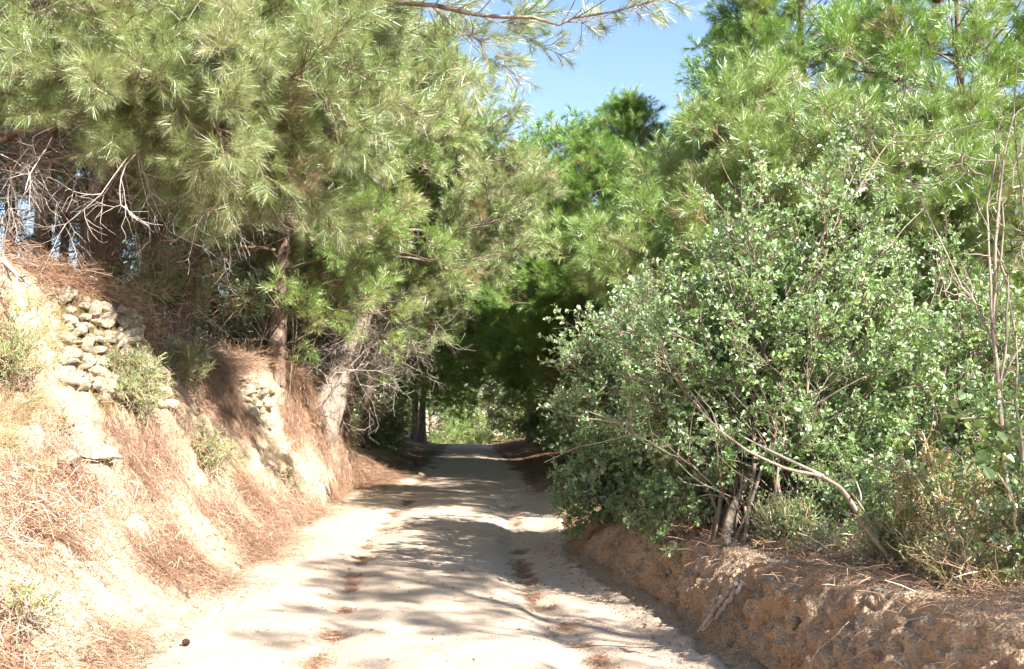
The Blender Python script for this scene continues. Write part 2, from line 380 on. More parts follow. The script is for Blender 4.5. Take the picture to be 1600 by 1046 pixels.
def land(x, y):
    """height of the ground"""
    x = np.asarray(x, float); y = np.asarray(y, float)
    el, er = edge_l(y), edge_r(y)
    P = np.stack([x, y, 0 * x], -1).reshape(-1, 3)
    n1 = fbm(P * 0.9, 4).reshape(x.shape); n2 = fbm(P * (3.1, 3.1, 1) + 9, 4).reshape(x.shape)
    nr = noise(P * (0.35, 0.35, 1) + 31).reshape(x.shape)
    # road: two washed-out ruts with a hump between, a low shelf on the right
    wob = 0.12 * nr
    rl = tab([3, 6.5, 8, 12, 18, 40], [-0.95, -0.95, -0.98, -1.2, -1.1, -0.8])(y) + wob
    rr = tab([3, 6.5, 8.6, 12, 18, 40], [0.95, 0.78, 0.52, 0.5, 0.75, 0.8])(y) + wob
    fade = 1 - 0.6 * sstep(14, 26, y)
    z = 0.028 * np.exp(-((x - (rl + rr) / 2) / 0.65) ** 2) * fade
    z = z - 0.04 * np.exp(-((x - rl) / 0.16) ** 2) * fade * (0.7 + 0.6 * nr) - 0.06 * np.exp(-((x - rr) / 0.18) ** 2) * fade
    z = z - 0.03 * sstep(0, 0.5, x - rr) * fade + 0.010 * n1 + 0.009 * n2
    z = z + 0.004 * noise(P * (0.5, 2.4, 1) + 5).reshape(x.shape)
    # left bank
    tx = top_x(y) + 0.28 * noise(P * (0, 0.55, 0) + 2.2).reshape(x.shape); th = top_h(y) * (1 + 0.06 * noise(P * (0, 0.9, 0) + 8).reshape(x.shape))
    t = np.clip((el - x) / np.maximum(el - tx, 0.2), 0, 1)
    e = prof_e(y)
    pl = th * (t ** e) * (0.93 + 0.07 * t)
    rill = fbm(P * (0.5, 2.6, 1) + 40, 4).reshape(x.shape)
    pl = pl + (0.16 * rill + 0.10 * n1 + 0.035 * n2) * sstep(0, 0.25, t) * (0.35 + 0.65 * sstep(1.15, 0.8, t)) * np.clip(th / 2, 0.25, 1)
    back = np.clip(tx - x, 0, None)
    pl = pl + 0.22 * (1 - np.exp(-back * 0.7)) + 0.09 * n1 * sstep(0, 1, back) - 0.11 * np.clip(back - 3.5, 0, 40)
    z = z + pl
    # right bank
    wr = bank_r_w(y); hr = bank_r_h(y)
    ex = er + 0.10 * noise(P * (0, 1.1, 0) + 3.3).reshape(x.shape) + 0.05 * noise(P * (0, 3.7, 0) + 1.3).reshape(x.shape)
    t2 = np.clip((x - ex) / wr, 0, 1)
    foot = 0.10 * sstep(-0.5, 0.1, x - ex)
    pr = foot + (hr - 0.1) * (1 - (1 - t2) ** 1.7) * (1 + 0.12 * noise(P * (0, 0.8, 0) + 77).reshape(x.shape))
    back2 = np.clip(x - ex - wr, 0, None)
    pr = pr + 0.07 * n1 * sstep(0, 0.6, back2) + 0.05 * n2 * sstep(0, .3, back2) - 0.10 * np.clip(back2 - 2.5, 0, 40)
    z = z + pr * (x > er - 0.8)
    return z + crest(y)

def hit(px, py, lo=3.0, hi=60.0):
    """where the sight line through photo position (px, py) meets the ground"""
    d = ray(px, py); ts = np.linspace(lo, hi, 2400)
    Q = CAMP + d * (ts / d[1])[:, None]
    below = np.nonzero(Q[:, 2] < land(Q[:, 0], Q[:, 1]))[0]
    return Q[below[0]] if len(below) else Q[-1]

def ground_pt(x, y, sink=0.0):
    return np.array([x, y, float(land(np.array([x]), np.array([y]))[0]) - sink])

def sheet(name, ys, xs_of_y, mat, litter, moss=None, rough=None):
    Y = np.repeat(np.asarray(ys)[:, None], len(xs_of_y(ys[0])), 1)
    X = np.stack([xs_of_y(y) for y in ys])
    Z = land(X, Y)
    V = np.stack([X, Y, Z], -1)
    if rough is not None:
        T1 = np.gradient(V, axis=0); T2 = np.gradient(V, axis=1); N = np.cross(T2, T1); N /= np.linalg.norm(N, axis=2, keepdims=True) + 1e-9
        N *= np.sign(N[..., 2:3] + 1e-9)
        V = V + N * rough(V.reshape(-1, 3), N.reshape(-1, 3)).reshape(X.shape)[..., None]
    o = mesh_obj(name, V.reshape(-1, 3), grid_faces(*X.shape), mat)
    P = V.reshape(-1, 3)
    attr(o, 'litter', litter(P)); attr(o, 'moss', moss(P) if moss is not None else np.zeros(len(P)))
    o['kind'] = 'structure'
    return o

def steps(*seg):
    out = []
    for a, b, s in seg: out.append(np.arange(a, b, s))
    return np.concatenate(out)

# road
def road_litter(P):
    x, y = P[:, 0], P[:, 1]
    n1 = fbm(P * 1.3 + 5, 3)
    e = np.minimum(x - edge_l(y), edge_r(y) - x)
    v = 0.75 * sstep(0.28, -0.1, e + 0.15 * n1) * (0.45 + 0.55 * sstep(9, 17, y))
    far = sstep(15, 24, y)
    v = np.maximum(v, far * 0.75 * sstep(1.15, 0.4, e + 0.25 * n1))
    rl = tab([3, 6.5, 8, 12, 18, 40], [-0.95, -0.95, -0.98, -1.2, -1.1, -0.8])(y); rr = tab([3, 6.5, 8.6, 12, 18, 40], [0.95, 0.78, 0.52, 0.5, 0.75, 0.8])(y)
    n3 = fbm(P * (4, 2.2, 1) + 71, 3)
    v = np.maximum(v, 0.72 * np.exp(-((x - rl + .08 * n3) / 0.10) ** 2) * sstep(-0.1, 0.35, n1 + .6 * n3))
    v = np.maximum(v, 0.74 * np.exp(-((x - rr - 0.06 + .1 * n3) / 0.12) ** 2) * sstep(-0.2, 0.35, n1 + .6 * n3) * sstep(22, 14, y))
    return v
road = sheet('dirt_road', steps((-4, 3, .15), (3, 15, .035), (15, 30, .08), (30, 72, .25)),
             lambda y: np.linspace(edge_l(y) - 0.12, edge_r(y) + 0.05, 130), M['road'], road_litter)

# left bank
def wall_zone(P):
    x, y, z = P.T
    a = sstep(8.9, 9.4, y) * sstep(11.5, 11.1, y) * sstep(1.45, 1.65, z) * sstep(2.85, 2.7, z) * (x < -2.8)
    return np.maximum(a, sstep(15.0, 15.2, y) * sstep(16.4, 16.1, y) * sstep(1.3, 1.5, z) * sstep(2.2, 2.0, z) * (x < -2.5))
def bank_litter(P):
    x, y, z = P.T
    n1 = fbm(P * (1.1, 0.9, 1.1) + 3, 4)
    t = (edge_l(y) - x) / np.maximum(edge_l(y) - top_x(y), .2)
    v = 0.36 + 0.55 * n1 + 0.4 * sstep(0.8, 1.1, t) + 0.10 * sstep(0.35, 0.0, t)
    v = v + 0.3 * sstep(20.5, 24, y)
    return np.clip(v - .8 * wall_zone(P), 0, 1)
def bank_moss(P):
    x, y, z = P.T
    return np.clip(0.25 + 0.5 * fbm(P * 1.7 + 55, 3), 0, 1) * sstep(9, 10, y) * sstep(17, 14, y) * sstep(0.9, 1.5, z) + .42 * wall_zone(P)
def bank_rough(P, N):
    st = 1 - N[:, 2]
    return (0.042 * fbm(P * 6, 4) + 0.022 * fbm(P * 20, 3) - .03 * sstep(.35, .6, noise(P * (7, 7, 9) + 44))) * (0.35 + 1.3 * st) * sstep(0, .15, edge_l(P[:, 1]) - P[:, 0] + .05)
def left_xs(y):
    a = np.linspace(0.12, 0, 5)[:-1] + edge_l(y)
    b = edge_l(y) + (top_x(y) - 0.4 - edge_l(y)) * np.linspace(0, 1, 100)
    c = b[-1] - 12.0 * np.linspace(0.01, 1, 45) ** 1.7
    return np.concatenate([a, b, c])
bank_left = sheet('bank_left', steps((-4, 4, .15), (4, 24, .045), (24, 72, .25)), left_xs, M['bank'], bank_litter, bank_moss, bank_rough)

# right bank
def earth_litter(P):
    x, y, z = P.T
    n1 = fbm(P * 1.6 + 13, 4)
    back = x - edge_r(y) - bank_r_w(y)
    return np.clip(0.12 + 0.3 * n1 + 0.5 * sstep(0.0, 0.5, back) + 0.4 * sstep(11, 14, y) + 0.25 * sstep(8, 10.5, y), 0, 1)
def earth_rough(P, N):
    st = sstep(0.05, 0.6, 1 - N[:, 2])
    b = fbm(P * (3.2, 3.2, 5.0), 4); c = fbm(P * 11 + 7, 4, 0.6)
    ridge = 1 - np.abs(noise(P * (4.5, 4.5, 7.0) + 21)) * 2
    hole = -0.09 * sstep(0.42, 0.6, noise(P * (8, 8, 12) + 60))
    crack = -0.10 * sstep(0.07, 0.0, np.abs(noise(P * (1.1, 2.3, 0.25) + 12)))
    return st * (0.085 * b + 0.042 * c + 0.045 * ridge + 0.7 * hole + crack) + 0.012 * c
def right_xs(y):
    a = edge_r(y) + np.linspace(-0.62, -0.02, 20)
    b = edge_r(y) + np.linspace(0, 1, 56) * (bank_r_w(y) + 0.12)
    c = b[-1] + 12.0 * np.linspace(0.006, 1, 50) ** 1.7
    return np.concatenate([a, b, c])
bank_right = sheet('bank_right', steps((-4, 3, .12), (3, 14, .022), (14, 26, .08), (26, 72, .3)), right_xs, M['earth'], earth_litter, lambda P: np.clip(1.1 * sstep(.16, -.12, P[:, 0] - edge_r(P[:, 1])) * sstep(13, 10, P[:, 1]), 0, 1), earth_rough)
# the right bank's sheet starts a hair below the road so that the road shows on top of it
def sink_edge(o, y_edge):
    me = o.data; n = len(me.vertices); co = np.empty(n * 3, np.float32); me.vertices.foreach_get('co', co); co = co.reshape(-1, 3)
    d = co[:, 0] - (edge_r(co[:, 1]) + 0.05)
    co[:, 2] -= 0.05 * sstep(-.10, -0.35, d); me.vertices.foreach_set('co', co.ravel())
sink_edge(bank_right, edge_r)
def dip(o):
    me = o.data; n = len(me.vertices); co = np.empty(n * 3, np.float32); me.vertices.foreach_get('co', co); co = co.reshape(-1, 3)
    nn = .10 * noise(co * (3, 3, 0)) + .05 * noise(co * (9, 9, 0))
    co[:, 2] -= 0.16 * sstep(-.12, 0.06, co[:, 0] - edge_r(co[:, 1]) + .08 + nn); me.vertices.foreach_set('co', co.ravel())
dip(road)

# the wide ground beyond, falling away on both sides
def far_land():
    g = np.concatenate([-np.geomspace(420, 8, 30), np.linspace(-7, 7, 15), np.geomspace(8, 420, 30)])
    ys = np.concatenate([-np.geomspace(300, 4, 14), np.linspace(0, 84, 43), np.geomspace(88, 900, 26)])
    X, Y = np.meshgrid(g, ys)
    inner = (np.abs(X) < 30) & (Y > -20) & (Y < 110)
    Z = land(np.clip(X, -16, 16), np.clip(Y, -4, 86)) - 0.10
    out = np.maximum(np.abs(X) - 16, 0)
    Z = Z - 4.0 * (1 - np.exp(-out / 25)) + 1.5 * noise(np.stack([X, Y, 0 * X], -1).reshape(-1, 3) * 0.03).reshape(X.shape) * sstep(5, 40, out)
    V = np.stack([X, Y, Z], -1).reshape(-1, 3)
    F = grid_faces(*X.shape); c = V[F].mean(1)
    keep = ~((np.abs(c[:, 0]) < 12.5) & (c[:, 1] > -3) & (c[:, 1] < 70))
    o = mesh_obj('ground', V, F[keep], M['floor'])
    attr(o, 'litter', np.full(len(V), 0.6)); attr(o, 'moss', np.full(len(V), 0.35)); o['kind'] = 'structure'
far_land()

# ------------------------------------------------------------------ sprays: the small shapes that crowns are filled with
def add_quad_strip(V, F, a, b, w, side, tipw=0.35):
    i = len(V); s = side * w * 0.5
    V += [a - s, a + s, b + s * tipw, b - s * tipw]; F.append((i, i + 1, i + 2, i + 3))

def add_tube(V, F, pts, rad, sides=3):
    v, f = tubes([(np.array(pts), np.array(rad))], sides); i = len(V)
    V += list(v); F += [tuple(int(k) + i for k in q) for q in f]

def perp(d, rng):
    p = np.cross(d, rng.normal(size=3)); return p / (np.linalg.norm(p) + 1e-9)

def pine_spray(name, seed, shoots, per, nlen, nwid, leafmat, length=0.34):
    rng = np.random.default_rng(seed); V, F, I = [], [], []
    bend = perp(np.array([0, 0, 1.]), rng) * 0.12
    def axis(t): return np.array([0, 0, t * length]) + bend * t * t * length
    add_tube(V, F, [axis(0), axis(.5), axis(1)], [0.006, 0.0045, 0.003]); I += [1] * (len(F) - len(I))
    tips = [(axis(0.6), axis(1.0))]
    for k in range(shoots):
        t = rng.uniform(0.1, 0.9); d = unit(np.array([0, 0, rng.uniform(0.7, 1.1)]) + perp(np.array([0, 0, 1.]), rng) * rng.uniform(0.7, 1.0))
        L = rng.uniform(0.11, 0.20) * (1 + .5 * (1 - t)) * length / .45; a = axis(t); b = a + d * L + np.array([0, 0, 0.02])
        add_tube(V, F, [a, (a + b) / 2, b], [0.004, 0.0035, 0.0025]); I += [1] * (len(F) - len(I))
        tips.append((b - d * min(L * .75, .14), b))
    for a, b in tips:
        d = unit(b - a)
        for k in range(per):
            t = rng.uniform(0, 1) ** 0.7; p = a + (b - a) * t
            an = math.radians(rng.uniform(18, 62) * (1.15 - 0.45 * t)); q = perp(d, rng)
            nd = d * math.cos(an) + q * math.sin(an); L = nlen * rng.uniform(0.75, 1.1)
            tip = p + nd * L + np.array([0, 0, -0.10 * L])
            add_quad_strip(V, F, p, tip, nwid, perp(nd, rng)); I.append(0)
    return template(name, V, F, [leafmat, M['twig']], I)

def leaf_shape(V, F, p, d, side, L, W, fold=0.18):
    """a blade of six triangles, folded along its midrib"""
    up = np.cross(side, d); i = len(V)
    V += [p, p + d * L * .35 + side * W * .5 + up * W * fold, p + d * L * .72 + side * W * .42 + up * W * fold, p + d * L - up * L * .08,
          p + d * L * .72 - side * W * .42 + up * W * fold, p + d * L * .35 - side * W * .5 + up * W * fold, p + d * L * .5]
    F += [(i, i + 1, i + 6), (i + 1, i + 2, i + 6), (i + 2, i + 3, i + 6), (i + 3, i + 4, i + 6), (i + 4, i + 5, i + 6), (i + 5, i, i + 6)]

def leaf_spray(name, seed, n, L, W, leafmat, twigmat, length=0.3, side_twigs=3, spread=0.5, flat=0.3):
    rng = np.random.default_rng(seed); V, F, I = [], [], []
    ax = [(np.zeros(3), np.array([0, 0, length]) + perp(np.array([0, 0, 1.]), rng) * .04)]
    for k in range(side_twigs):
        a = np.array([0, 0, rng.uniform(0.2, 0.75) * length]); d = unit(np.array([0, 0, 1.]) + perp(np.array([0, 0, 1.]), rng) * rng.uniform(.7, 1.2))
        ax.append((a, a + d * length * rng.uniform(0.35, 0.6)))
    for a, b in ax: add_tube(V, F, [a, (a + b) / 2 + rng.normal(size=3) * .006, b], [0.0035, 0.003, 0.002])
    I += [1] * len(F)
    for k in range(n):
        a, b = ax[rng.integers(0, len(ax))]; t = rng.uniform(0.25, 1.02); p = a + (b - a) * t; d = unit(b - a)
        q = perp(d, rng); nd = unit(d * rng.uniform(0.3, 0.9) + q * 0.8); s = unit(np.cross(nd, d) + rng.normal(size=3) * spread)
        s = unit(s - nd * s.dot(nd)); sc = rng.uniform(0.45, 1.2); f0 = len(F)
        leaf_shape(V, F, p + nd * .006, nd, s, L * sc, W * sc, flat * rng.uniform(.3, 1.4)); I += [0] * (len(F) - f0)
    return template(name, V, F, [leafmat, twigmat], I)

def dead_spray(name, seed, mat, length=0.7, levels=3, kids=4, curl=0.5):
    rng = np.random.default_rng(seed); cs = []
    def grow(p, d, L, r, lv):
        K = 5; pts = [p]; bend = rng.normal(size=3) * curl
        for k in range(K - 1):
            d = unit(d + bend * 0.18 + rng.normal(size=3) * .12 + np.array([0, 0, -0.03])); pts.append(pts[-1] + d * L / (K - 1))
        cs.append((np.array(pts), np.linspace(r, r * .45, K)))
        if lv > 1:
            for k in range(kids):
                t = rng.integers(1, K); dd = unit(pts[t] - pts[t - 1]); grow(pts[t], unit(dd + perp(dd, rng) * rng.uniform(.5, 1.1)), L * rng.uniform(.35, .65), r * .6, lv - 1)
    grow(np.zeros(3), np.array([0, 0, 1.]), length, 0.006, levels)
    v, f = tubes(cs, 3)
    return template(name, v, f, [mat], np.zeros(len(f)))

T = {}
T['near'] = [pine_spray('near spray', 10 + k, 9, 84, 0.13, 0.0022, M['needle_near'], .46) for k in range(4)]
T['mid'] = [pine_spray('mid spray', 20 + k, 10, 62, 0.13, 0.0037, M['needle'], .52) for k in range(4)]
T['midpale'] = [pine_spray('mid pale spray', 30 + k, 10, 62, 0.13, 0.0036, M['needle_pale'], .52) for k in range(3)]
T['cpale'] = [pine_spray('straw green spray', 35 + k, 10, 62, 0.13, 0.0035, M['needle_near'], .52) for k in range(3)]
T['far'] = [pine_spray('far spray', 40 + k, 10, 28, 0.19, 0.0125, M['needle'], 0.85) for k in range(3)]
T['farpale'] = [pine_spray('far pale spray', 45 + k, 10, 28, 0.19, 0.0125, M['needle_pale'], 0.85) for k in range(3)]  # lighter copy of the far spray; its paler colour stands in for sunlight
T['dead'] = [dead_spray('dead spray', 50 + k, M['dead']) for k in range(4)]
T['deadtwig'] = [dead_spray('brown dead spray', 60 + k, M['twig'], 0.8) for k in range(3)]
T['oak'] = [leaf_spray('oak spray', 70 + k, 32, 0.045, 0.029, M['oak_leaf'], M['stem'], 0.26, 3) for k in range(4)]
T['green'] = [leaf_spray('green spray', 80 + k, 22, 0.055, 0.034, M['green_leaf'], M['stem'], 0.3, 3) for k in range(3)]
T['dry'] = [leaf_spray('dry spray', 90 + k, 40, 0.030, 0.017, M['dry_leaf'], M['straw'], 0.24, 4) for k in range(3)]
T['herb'] = [leaf_spray('herb spray', 100 + k, 46, 0.018, 0.010, M['oak_leaf'], M['straw'], 0.2, 4) for k in range(3)]

T['dry'] += [leaf_spray('green mix spray', 95 + k, 34, 0.034, 0.02, M['green_leaf'], M['straw'], 0.24, 4) for k in range(2)]
T['smallgreen'] = T['green'] + T['dry'][:1]
def grass_tuft(name, seed, n, L, mat):
    rng = np.random.default_rng(seed); V, F = [], []
    for k in range(n):
        a = np.array([*rng.normal(size=2) * .03, 0]); d = unit(np.array([*rng.normal(size=2) * .45, 1])); l = L * rng.uniform(.5, 1.1); s = perp(d, rng)
        m = a + d * l * .55; b = m + unit(d + np.array([d[0], d[1], -.3]) * .9) * l * .45; i = len(V); w_ = 0.0022
        V += [a - s * w_, a + s * w_, m + s * w_ * .8, m - s * w_ * .8, b]; F += [(i, i + 1, i + 2, i + 3), (i + 3, i + 2, i + 4)]
    return template(name, V, F, [mat], np.zeros(len(F)))
T['grass'] = [grass_tuft('straw tuft', 110 + k, 36, 0.26, M['straw']) for k in range(3)]

def litter_patch(name, seed, n, R):
    rng = np.random.default_rng(seed); V, F = [], []
    for k in range(n):
        c = np.array([*rng.normal(size=2) * R * .5, rng.uniform(0.002, 0.018)]); a = rng.uniform(0, 6.28); d = unit(np.array([math.cos(a), math.sin(a), rng.normal() * .16]))
        L = rng.uniform(.06, .12); s = unit(np.cross(d, [0, 0, 1]) + np.array([0, 0, rng.normal() * .5]))
        m = c + np.array([0, 0, .004]); i = len(V); w_ = 0.0016
        V += [c - d * L / 2 - s * w_, c - d * L / 2 + s * w_, m + s * w_, m - s * w_, c + d * L / 2 + s * w_ * .5, c + d * L / 2 - s * w_ * .5]
        F += [(i, i + 1, i + 2, i + 3), (i + 3, i + 2, i + 4, i + 5)]
    return template(name, V, F, [M['litter']], np.zeros(len(F)))
T['rutlitter'] = [litter_patch('rut litter patch', 130 + k, 40, 0.16) for k in range(3)]
T['litter'] = [litter_patch('litter patch', 120 + k, 170, 0.42) for k in range(4)]

def rock_mesh(name, seed, mat, n=22, flat=(1, .8, .65), sub=1, amp=.07):
    rng = np.random.default_rng(seed); bm = bmesh.new()
    for k in range(n):
        v = rng.normal(size=3); v /= np.abs(v).max() ** .55 * np.linalg.norm(v) ** .45; bm.verts.new(v * flat * .5)
    r = bmesh.ops.convex_hull(bm, input=bm.verts); bmesh.ops.delete(bm, geom=[g for g in r['geom_interior'] if isinstance(g, bmesh.types.BMVert)], context='VERTS')
    bmesh.ops.bevel(bm, geom=bm.edges[:], offset=.035, segments=1, affect='EDGES')
    if sub: bmesh.ops.triangulate(bm, faces=bm.faces[:]); bmesh.ops.subdivide_edges(bm, edges=[e for e in bm.edges if e.calc_length() > .2], cuts=1)
    P = np.array([v.co for v in bm.verts]); nn = fbm(P * 3.5 + seed, 3)
    for v, q in zip(bm.verts, nn): v.co += v.co.normalized() * float(q) * amp
    bmesh.ops.recalc_face_normals(bm, faces=bm.faces[:])
    me = bpy.data.meshes.new(name); bm.to_mesh(me); bm.free(); me.materials.append(mat)
    return me
ROCKS = [rock_mesh('limestone block', 200 + k, M['stone'], flat=f) for k, f in enumerate([(1, .8, .65), (1, .7, .8), (.9, 1, .6), (1.1, .8, .5), (.8, .8, .9), (1, .9, .7)])]
WARM = [rock_mesh('sandstone block', 220 + k, M['stone_warm'], flat=f) for k, f in enumerate([(1, .8, .65), (1, .7, .55), (.9, 1, .6)])]
T['pebble'] = [bpy.data.objects.new('pebble', rock_mesh('pebble', 240 + k, M['stone_warm'] if k % 2 else M['stone'], 10, (1, .8, .6), 0)) for k in range(4)]

def cone_mesh():
    """an open pine cone: rings of pointed scales round an egg-shaped core"""
    V, F = [], []
    for r in range(7):
        t = r / 6; R = 0.031 * math.sin(math.pi * (0.22 + 0.7 * t)); z = 0.085 * t; n = 8 if r < 6 else 5
        for k in range(n):
            a = 2 * math.pi * (k + .5 * (r % 2)) / n; o = np.array([math.cos(a), math.sin(a), 0]); s = np.array([-math.sin(a), math.cos(a), 0]); i = len(V)
            c = np.array([0, 0, z]); V += [c + o * R * .3 - s * .007, c + o * R * .3 + s * .007, c + o * R + s * .009 + np.array([0, 0, .010]), c + o * R * 1.15 + np.array([0, 0, .017]), c + o * R - s * .009 + np.array([0, 0, .010])]
            F.append((i, i + 1, i + 2, i + 3, i + 4))
    v, f = tubes([(np.array([[0, 0, -.012], [0, 0, .0], [0, 0, .04], [0, 0, .088]]), np.array([.004, .014, .02, .004]))], 7); i = len(V)
    V += list(v); F += [tuple(int(q) + i for q in g) for g in f]
    me = bpy.data.meshes.new('pine cone'); me.from_pydata([tuple(v) for v in V], [], F); me.materials.append(M['cone']); return me
CONE = cone_mesh()

def put(me, name, loc, rot, scale, parent=None):
    o = bpy.data.objects.new(name, me); o.location = loc; o.rotation_euler = rot; o.scale = scale if hasattr(scale, '__len__') else (scale,) * 3
    return link(o, parent)

# ------------------------------------------------------------------ pines
def wander(p, d, L, K, rng, lift=0.0, jit=0.10):
    pts = [np.array(p, float)]; d = unit(d)
    for k in range(K - 1):
        d = unit(d + rng.normal(size=3) * jit + np.array([0, 0, lift])); pts.append(pts[-1] + d * L / (K - 1))
    return np.array(pts)

def pine(label, base, H, R, seed, lean=(0, 0), r0=0.14, h0=0.35, nb=40, kind='mid', dens=1.0, dead=0, cones=0, elev=(-8, 50), clip=None,
         group=None, bark='bark', tmax=None, prof=None, deadkind='dead', bias=None, name='pine_tree', extra=(), dead_r=None, thin=0.0, dead_at=(), lexp=1.15, ext_from=5, flare=1.5, sink=.25):
    rng = np.random.default_rng(seed); base = np.asarray(base, float)
    t = thing(name, label, 'tree', base, group)
    K = 15; s = np.linspace(0, 1, K)
    wig = np.stack([fbm(np.stack([s * 2.2, 0 * s + seed, 0 * s + 1], 1), 2), fbm(np.stack([s * 2.2, 0 * s + seed, 0 * s + 9], 1), 2)], 1) * 0.05 * H * s[:, None]
    TP = np.stack([lean[0] * s ** lexp + wig[:, 0], lean[1] * s ** lexp + wig[:, 1], s * H - sink * (s == 0)], 1)
    TR = r0 * (1 - s) ** 0.8 + 0.012; TR[0] *= flare; TR[1] *= 1 + (flare - 1) * .3
    tr = lambda u: np.array([np.interp(u, s, TP[:, k]) for k in range(3)])
    fine = np.linspace(0, 1, 40)
    FP = np.stack([np.interp(fine, s, TP[:, k]) for k in range(3)], 1); FR = np.interp(fine, s, TR) * (1 + 0.10 * noise(np.stack([fine * 14, 0 * fine + seed, 0 * fine], 1)))
    v, f = tubes([(FP, FR)], 14)
    v = v + 0.10 * np.repeat(FR, 14)[:, None] * fbm(np.concatenate([v[:, :2] * 9, v[:, 2:] * 2.5], 1) + seed, 3)[:, None] * np.concatenate([np.ones((len(v), 2)), np.zeros((len(v), 1))], 1)
    mesh_obj('trunk', v, f, M[bark], t)
    curves, SP, SD, DP, DD, CP = [], [], [], [], [], []
    def sub(pts, L, density, live=True):
        ns = max(3, int(L * 5.0 * density))
        for j in range(ns):
            u = rng.uniform(0.22, 1.0); k = min(int(u * (len(pts) - 1)), len(pts) - 2); p = pts[k] + (pts[k + 1] - pts[k]) * (u * (len(pts) - 1) - k)
            d = unit(pts[k + 1] - pts[k]); q = perp(d, rng); q[2] = q[2] * 0.55 + 0.12
            dd = unit(d * rng.uniform(.5, 1.0) + unit(q) * rng.uniform(.6, 1.0)); l = (0.22 + 0.38 * (1 - u) * L) * rng.uniform(.6, 1.2)
            l = min(l, 1.1)
            w2 = wander(p, dd, l, 5, rng, 0.06)
            curves.append((w2, np.linspace(0.008, 0.004, 5)))
            m = max(1, int(l * 4.2 * density + rng.uniform()))
            for i in range(m):
                uu = 1.0 if i == 0 else rng.uniform(.25, 1); kk = min(int(uu * 4), 3); pp = w2[kk] + (w2[kk + 1] - w2[kk]) * (uu * 4 - kk)
                SP.append(pp); SD.append(unit(unit(w2[kk + 1] - w2[kk]) + perp(dd, rng) * rng.uniform(.1, .8) * (i > 0) + np.array([0, 0, .28])))
        SP.append(pts[-1]); SD.append(unit(pts[-1] - pts[-2]))
    P0 = prof or (lambda q: (0.62 + 0.55 * math.sin(math.pi * min(1, q * 1.25)) ** 1.0) * (1 - q ** 3 * .75))
    for i in range(nb):
        q = (i + rng.uniform(0, 1)) / nb; u = h0 + (0.985 - h0) * q
        L = R * P0(q) * rng.uniform(.7, 1.1); az = i * 2.4 + rng.uniform(-.5, .5)
        if bias is not None and rng.uniform() < bias[1]: az = bias[0] + rng.normal() * 0.8
        el = math.radians(elev[0] + (elev[1] - elev[0]) * q ** 1.2 + rng.uniform(-12, 12))
        d = np.array([math.cos(az) * math.cos(el), math.sin(az) * math.cos(el), math.sin(el)])
        pts = wander(tr(u), d, L, 9, rng, 0.02 + 0.03 * (el < 0), 0.11)
        rb = min(0.010 + 0.011 * L, 0.6 * np.interp(u, s, TR)); curves.append((pts, np.linspace(rb, 0.005, 9)))
        sub(pts, L, dens)
    for pts, rb in extra:
        pts = np.asarray(pts, float) - base; n_ = len(pts); x_ = np.linspace(0, 1, 15)
        pts = np.stack([np.interp(x_, np.linspace(0, 1, n_), pts[:, k]) for k in range(3)], 1); pts[1:-1] += rng.normal(size=(13, 3)) * .03
        L = np.linalg.norm(np.diff(pts, axis=0), axis=1).sum(); curves.append((pts, np.linspace(rb, .008, 15))); sub(pts[ext_from:], L * (1 - ext_from / 15) * (.55 if L > 6 else 1), 1.15)
    for i in range(dead):
        u = rng.uniform(0.06, h0 + 0.12) if dead_r is None else rng.uniform(*dead_r)
        az = rng.uniform(0, 6.28); el = math.radians(rng.uniform(-35, 30)); L = R * rng.uniform(.2, .6)
        d = np.array([math.cos(az) * math.cos(el), math.sin(az) * math.cos(el), math.sin(el)])
        pts = wander(tr(u), d, L, 9, rng, -0.02, .16); curves.append((pts, np.linspace(.014, .004, 9)))
        for j in range(max(3, int(L * 5))):
            k = rng.integers(2, 9); DP.append(pts[k]); DD.append(unit(d + rng.normal(size=3) * .8 + np.array([0, 0, -.25])))
    for p_, d_ in dead_at: DP.append(np.asarray(p_) - base); DD.append(unit(d_))
    SP = np.array(SP); SD = np.array(SD)
    if thin: k = rng.uniform(size=len(SP)) > thin; SP, SD = SP[k], SD[k]
    if clip is not None:
        k = clip(SP + base); SP, SD = SP[k], SD[k]
    v, f = tubes(curves, 4); mesh_obj('branches', v, f, M['twig'] if bark == 'bark' else M[bark], t)['kind'] = 'stuff'
    scatter('crown', SP, SD, T[kind], t, .65, 1.35, rng=rng)
    if len(DP): scatter('dead_twigs', DP, DD, T[deadkind], t, .6, 1.3, rng=rng)
    if cones:
        for k in rng.choice(len(SP), min(cones, len(SP)), False):
            p = SP[k] - SD[k] * 0.06 + rng.normal(size=3) * .03; e = eulers(np.array([unit(SD[k] + rng.normal(size=3) * .7 + np.array([0, 0, -.6]))]), np.array([0.]))[0]
            put(CONE, 'pine_cone', p, e, rng.uniform(1.1, 1.6), t)
    return t

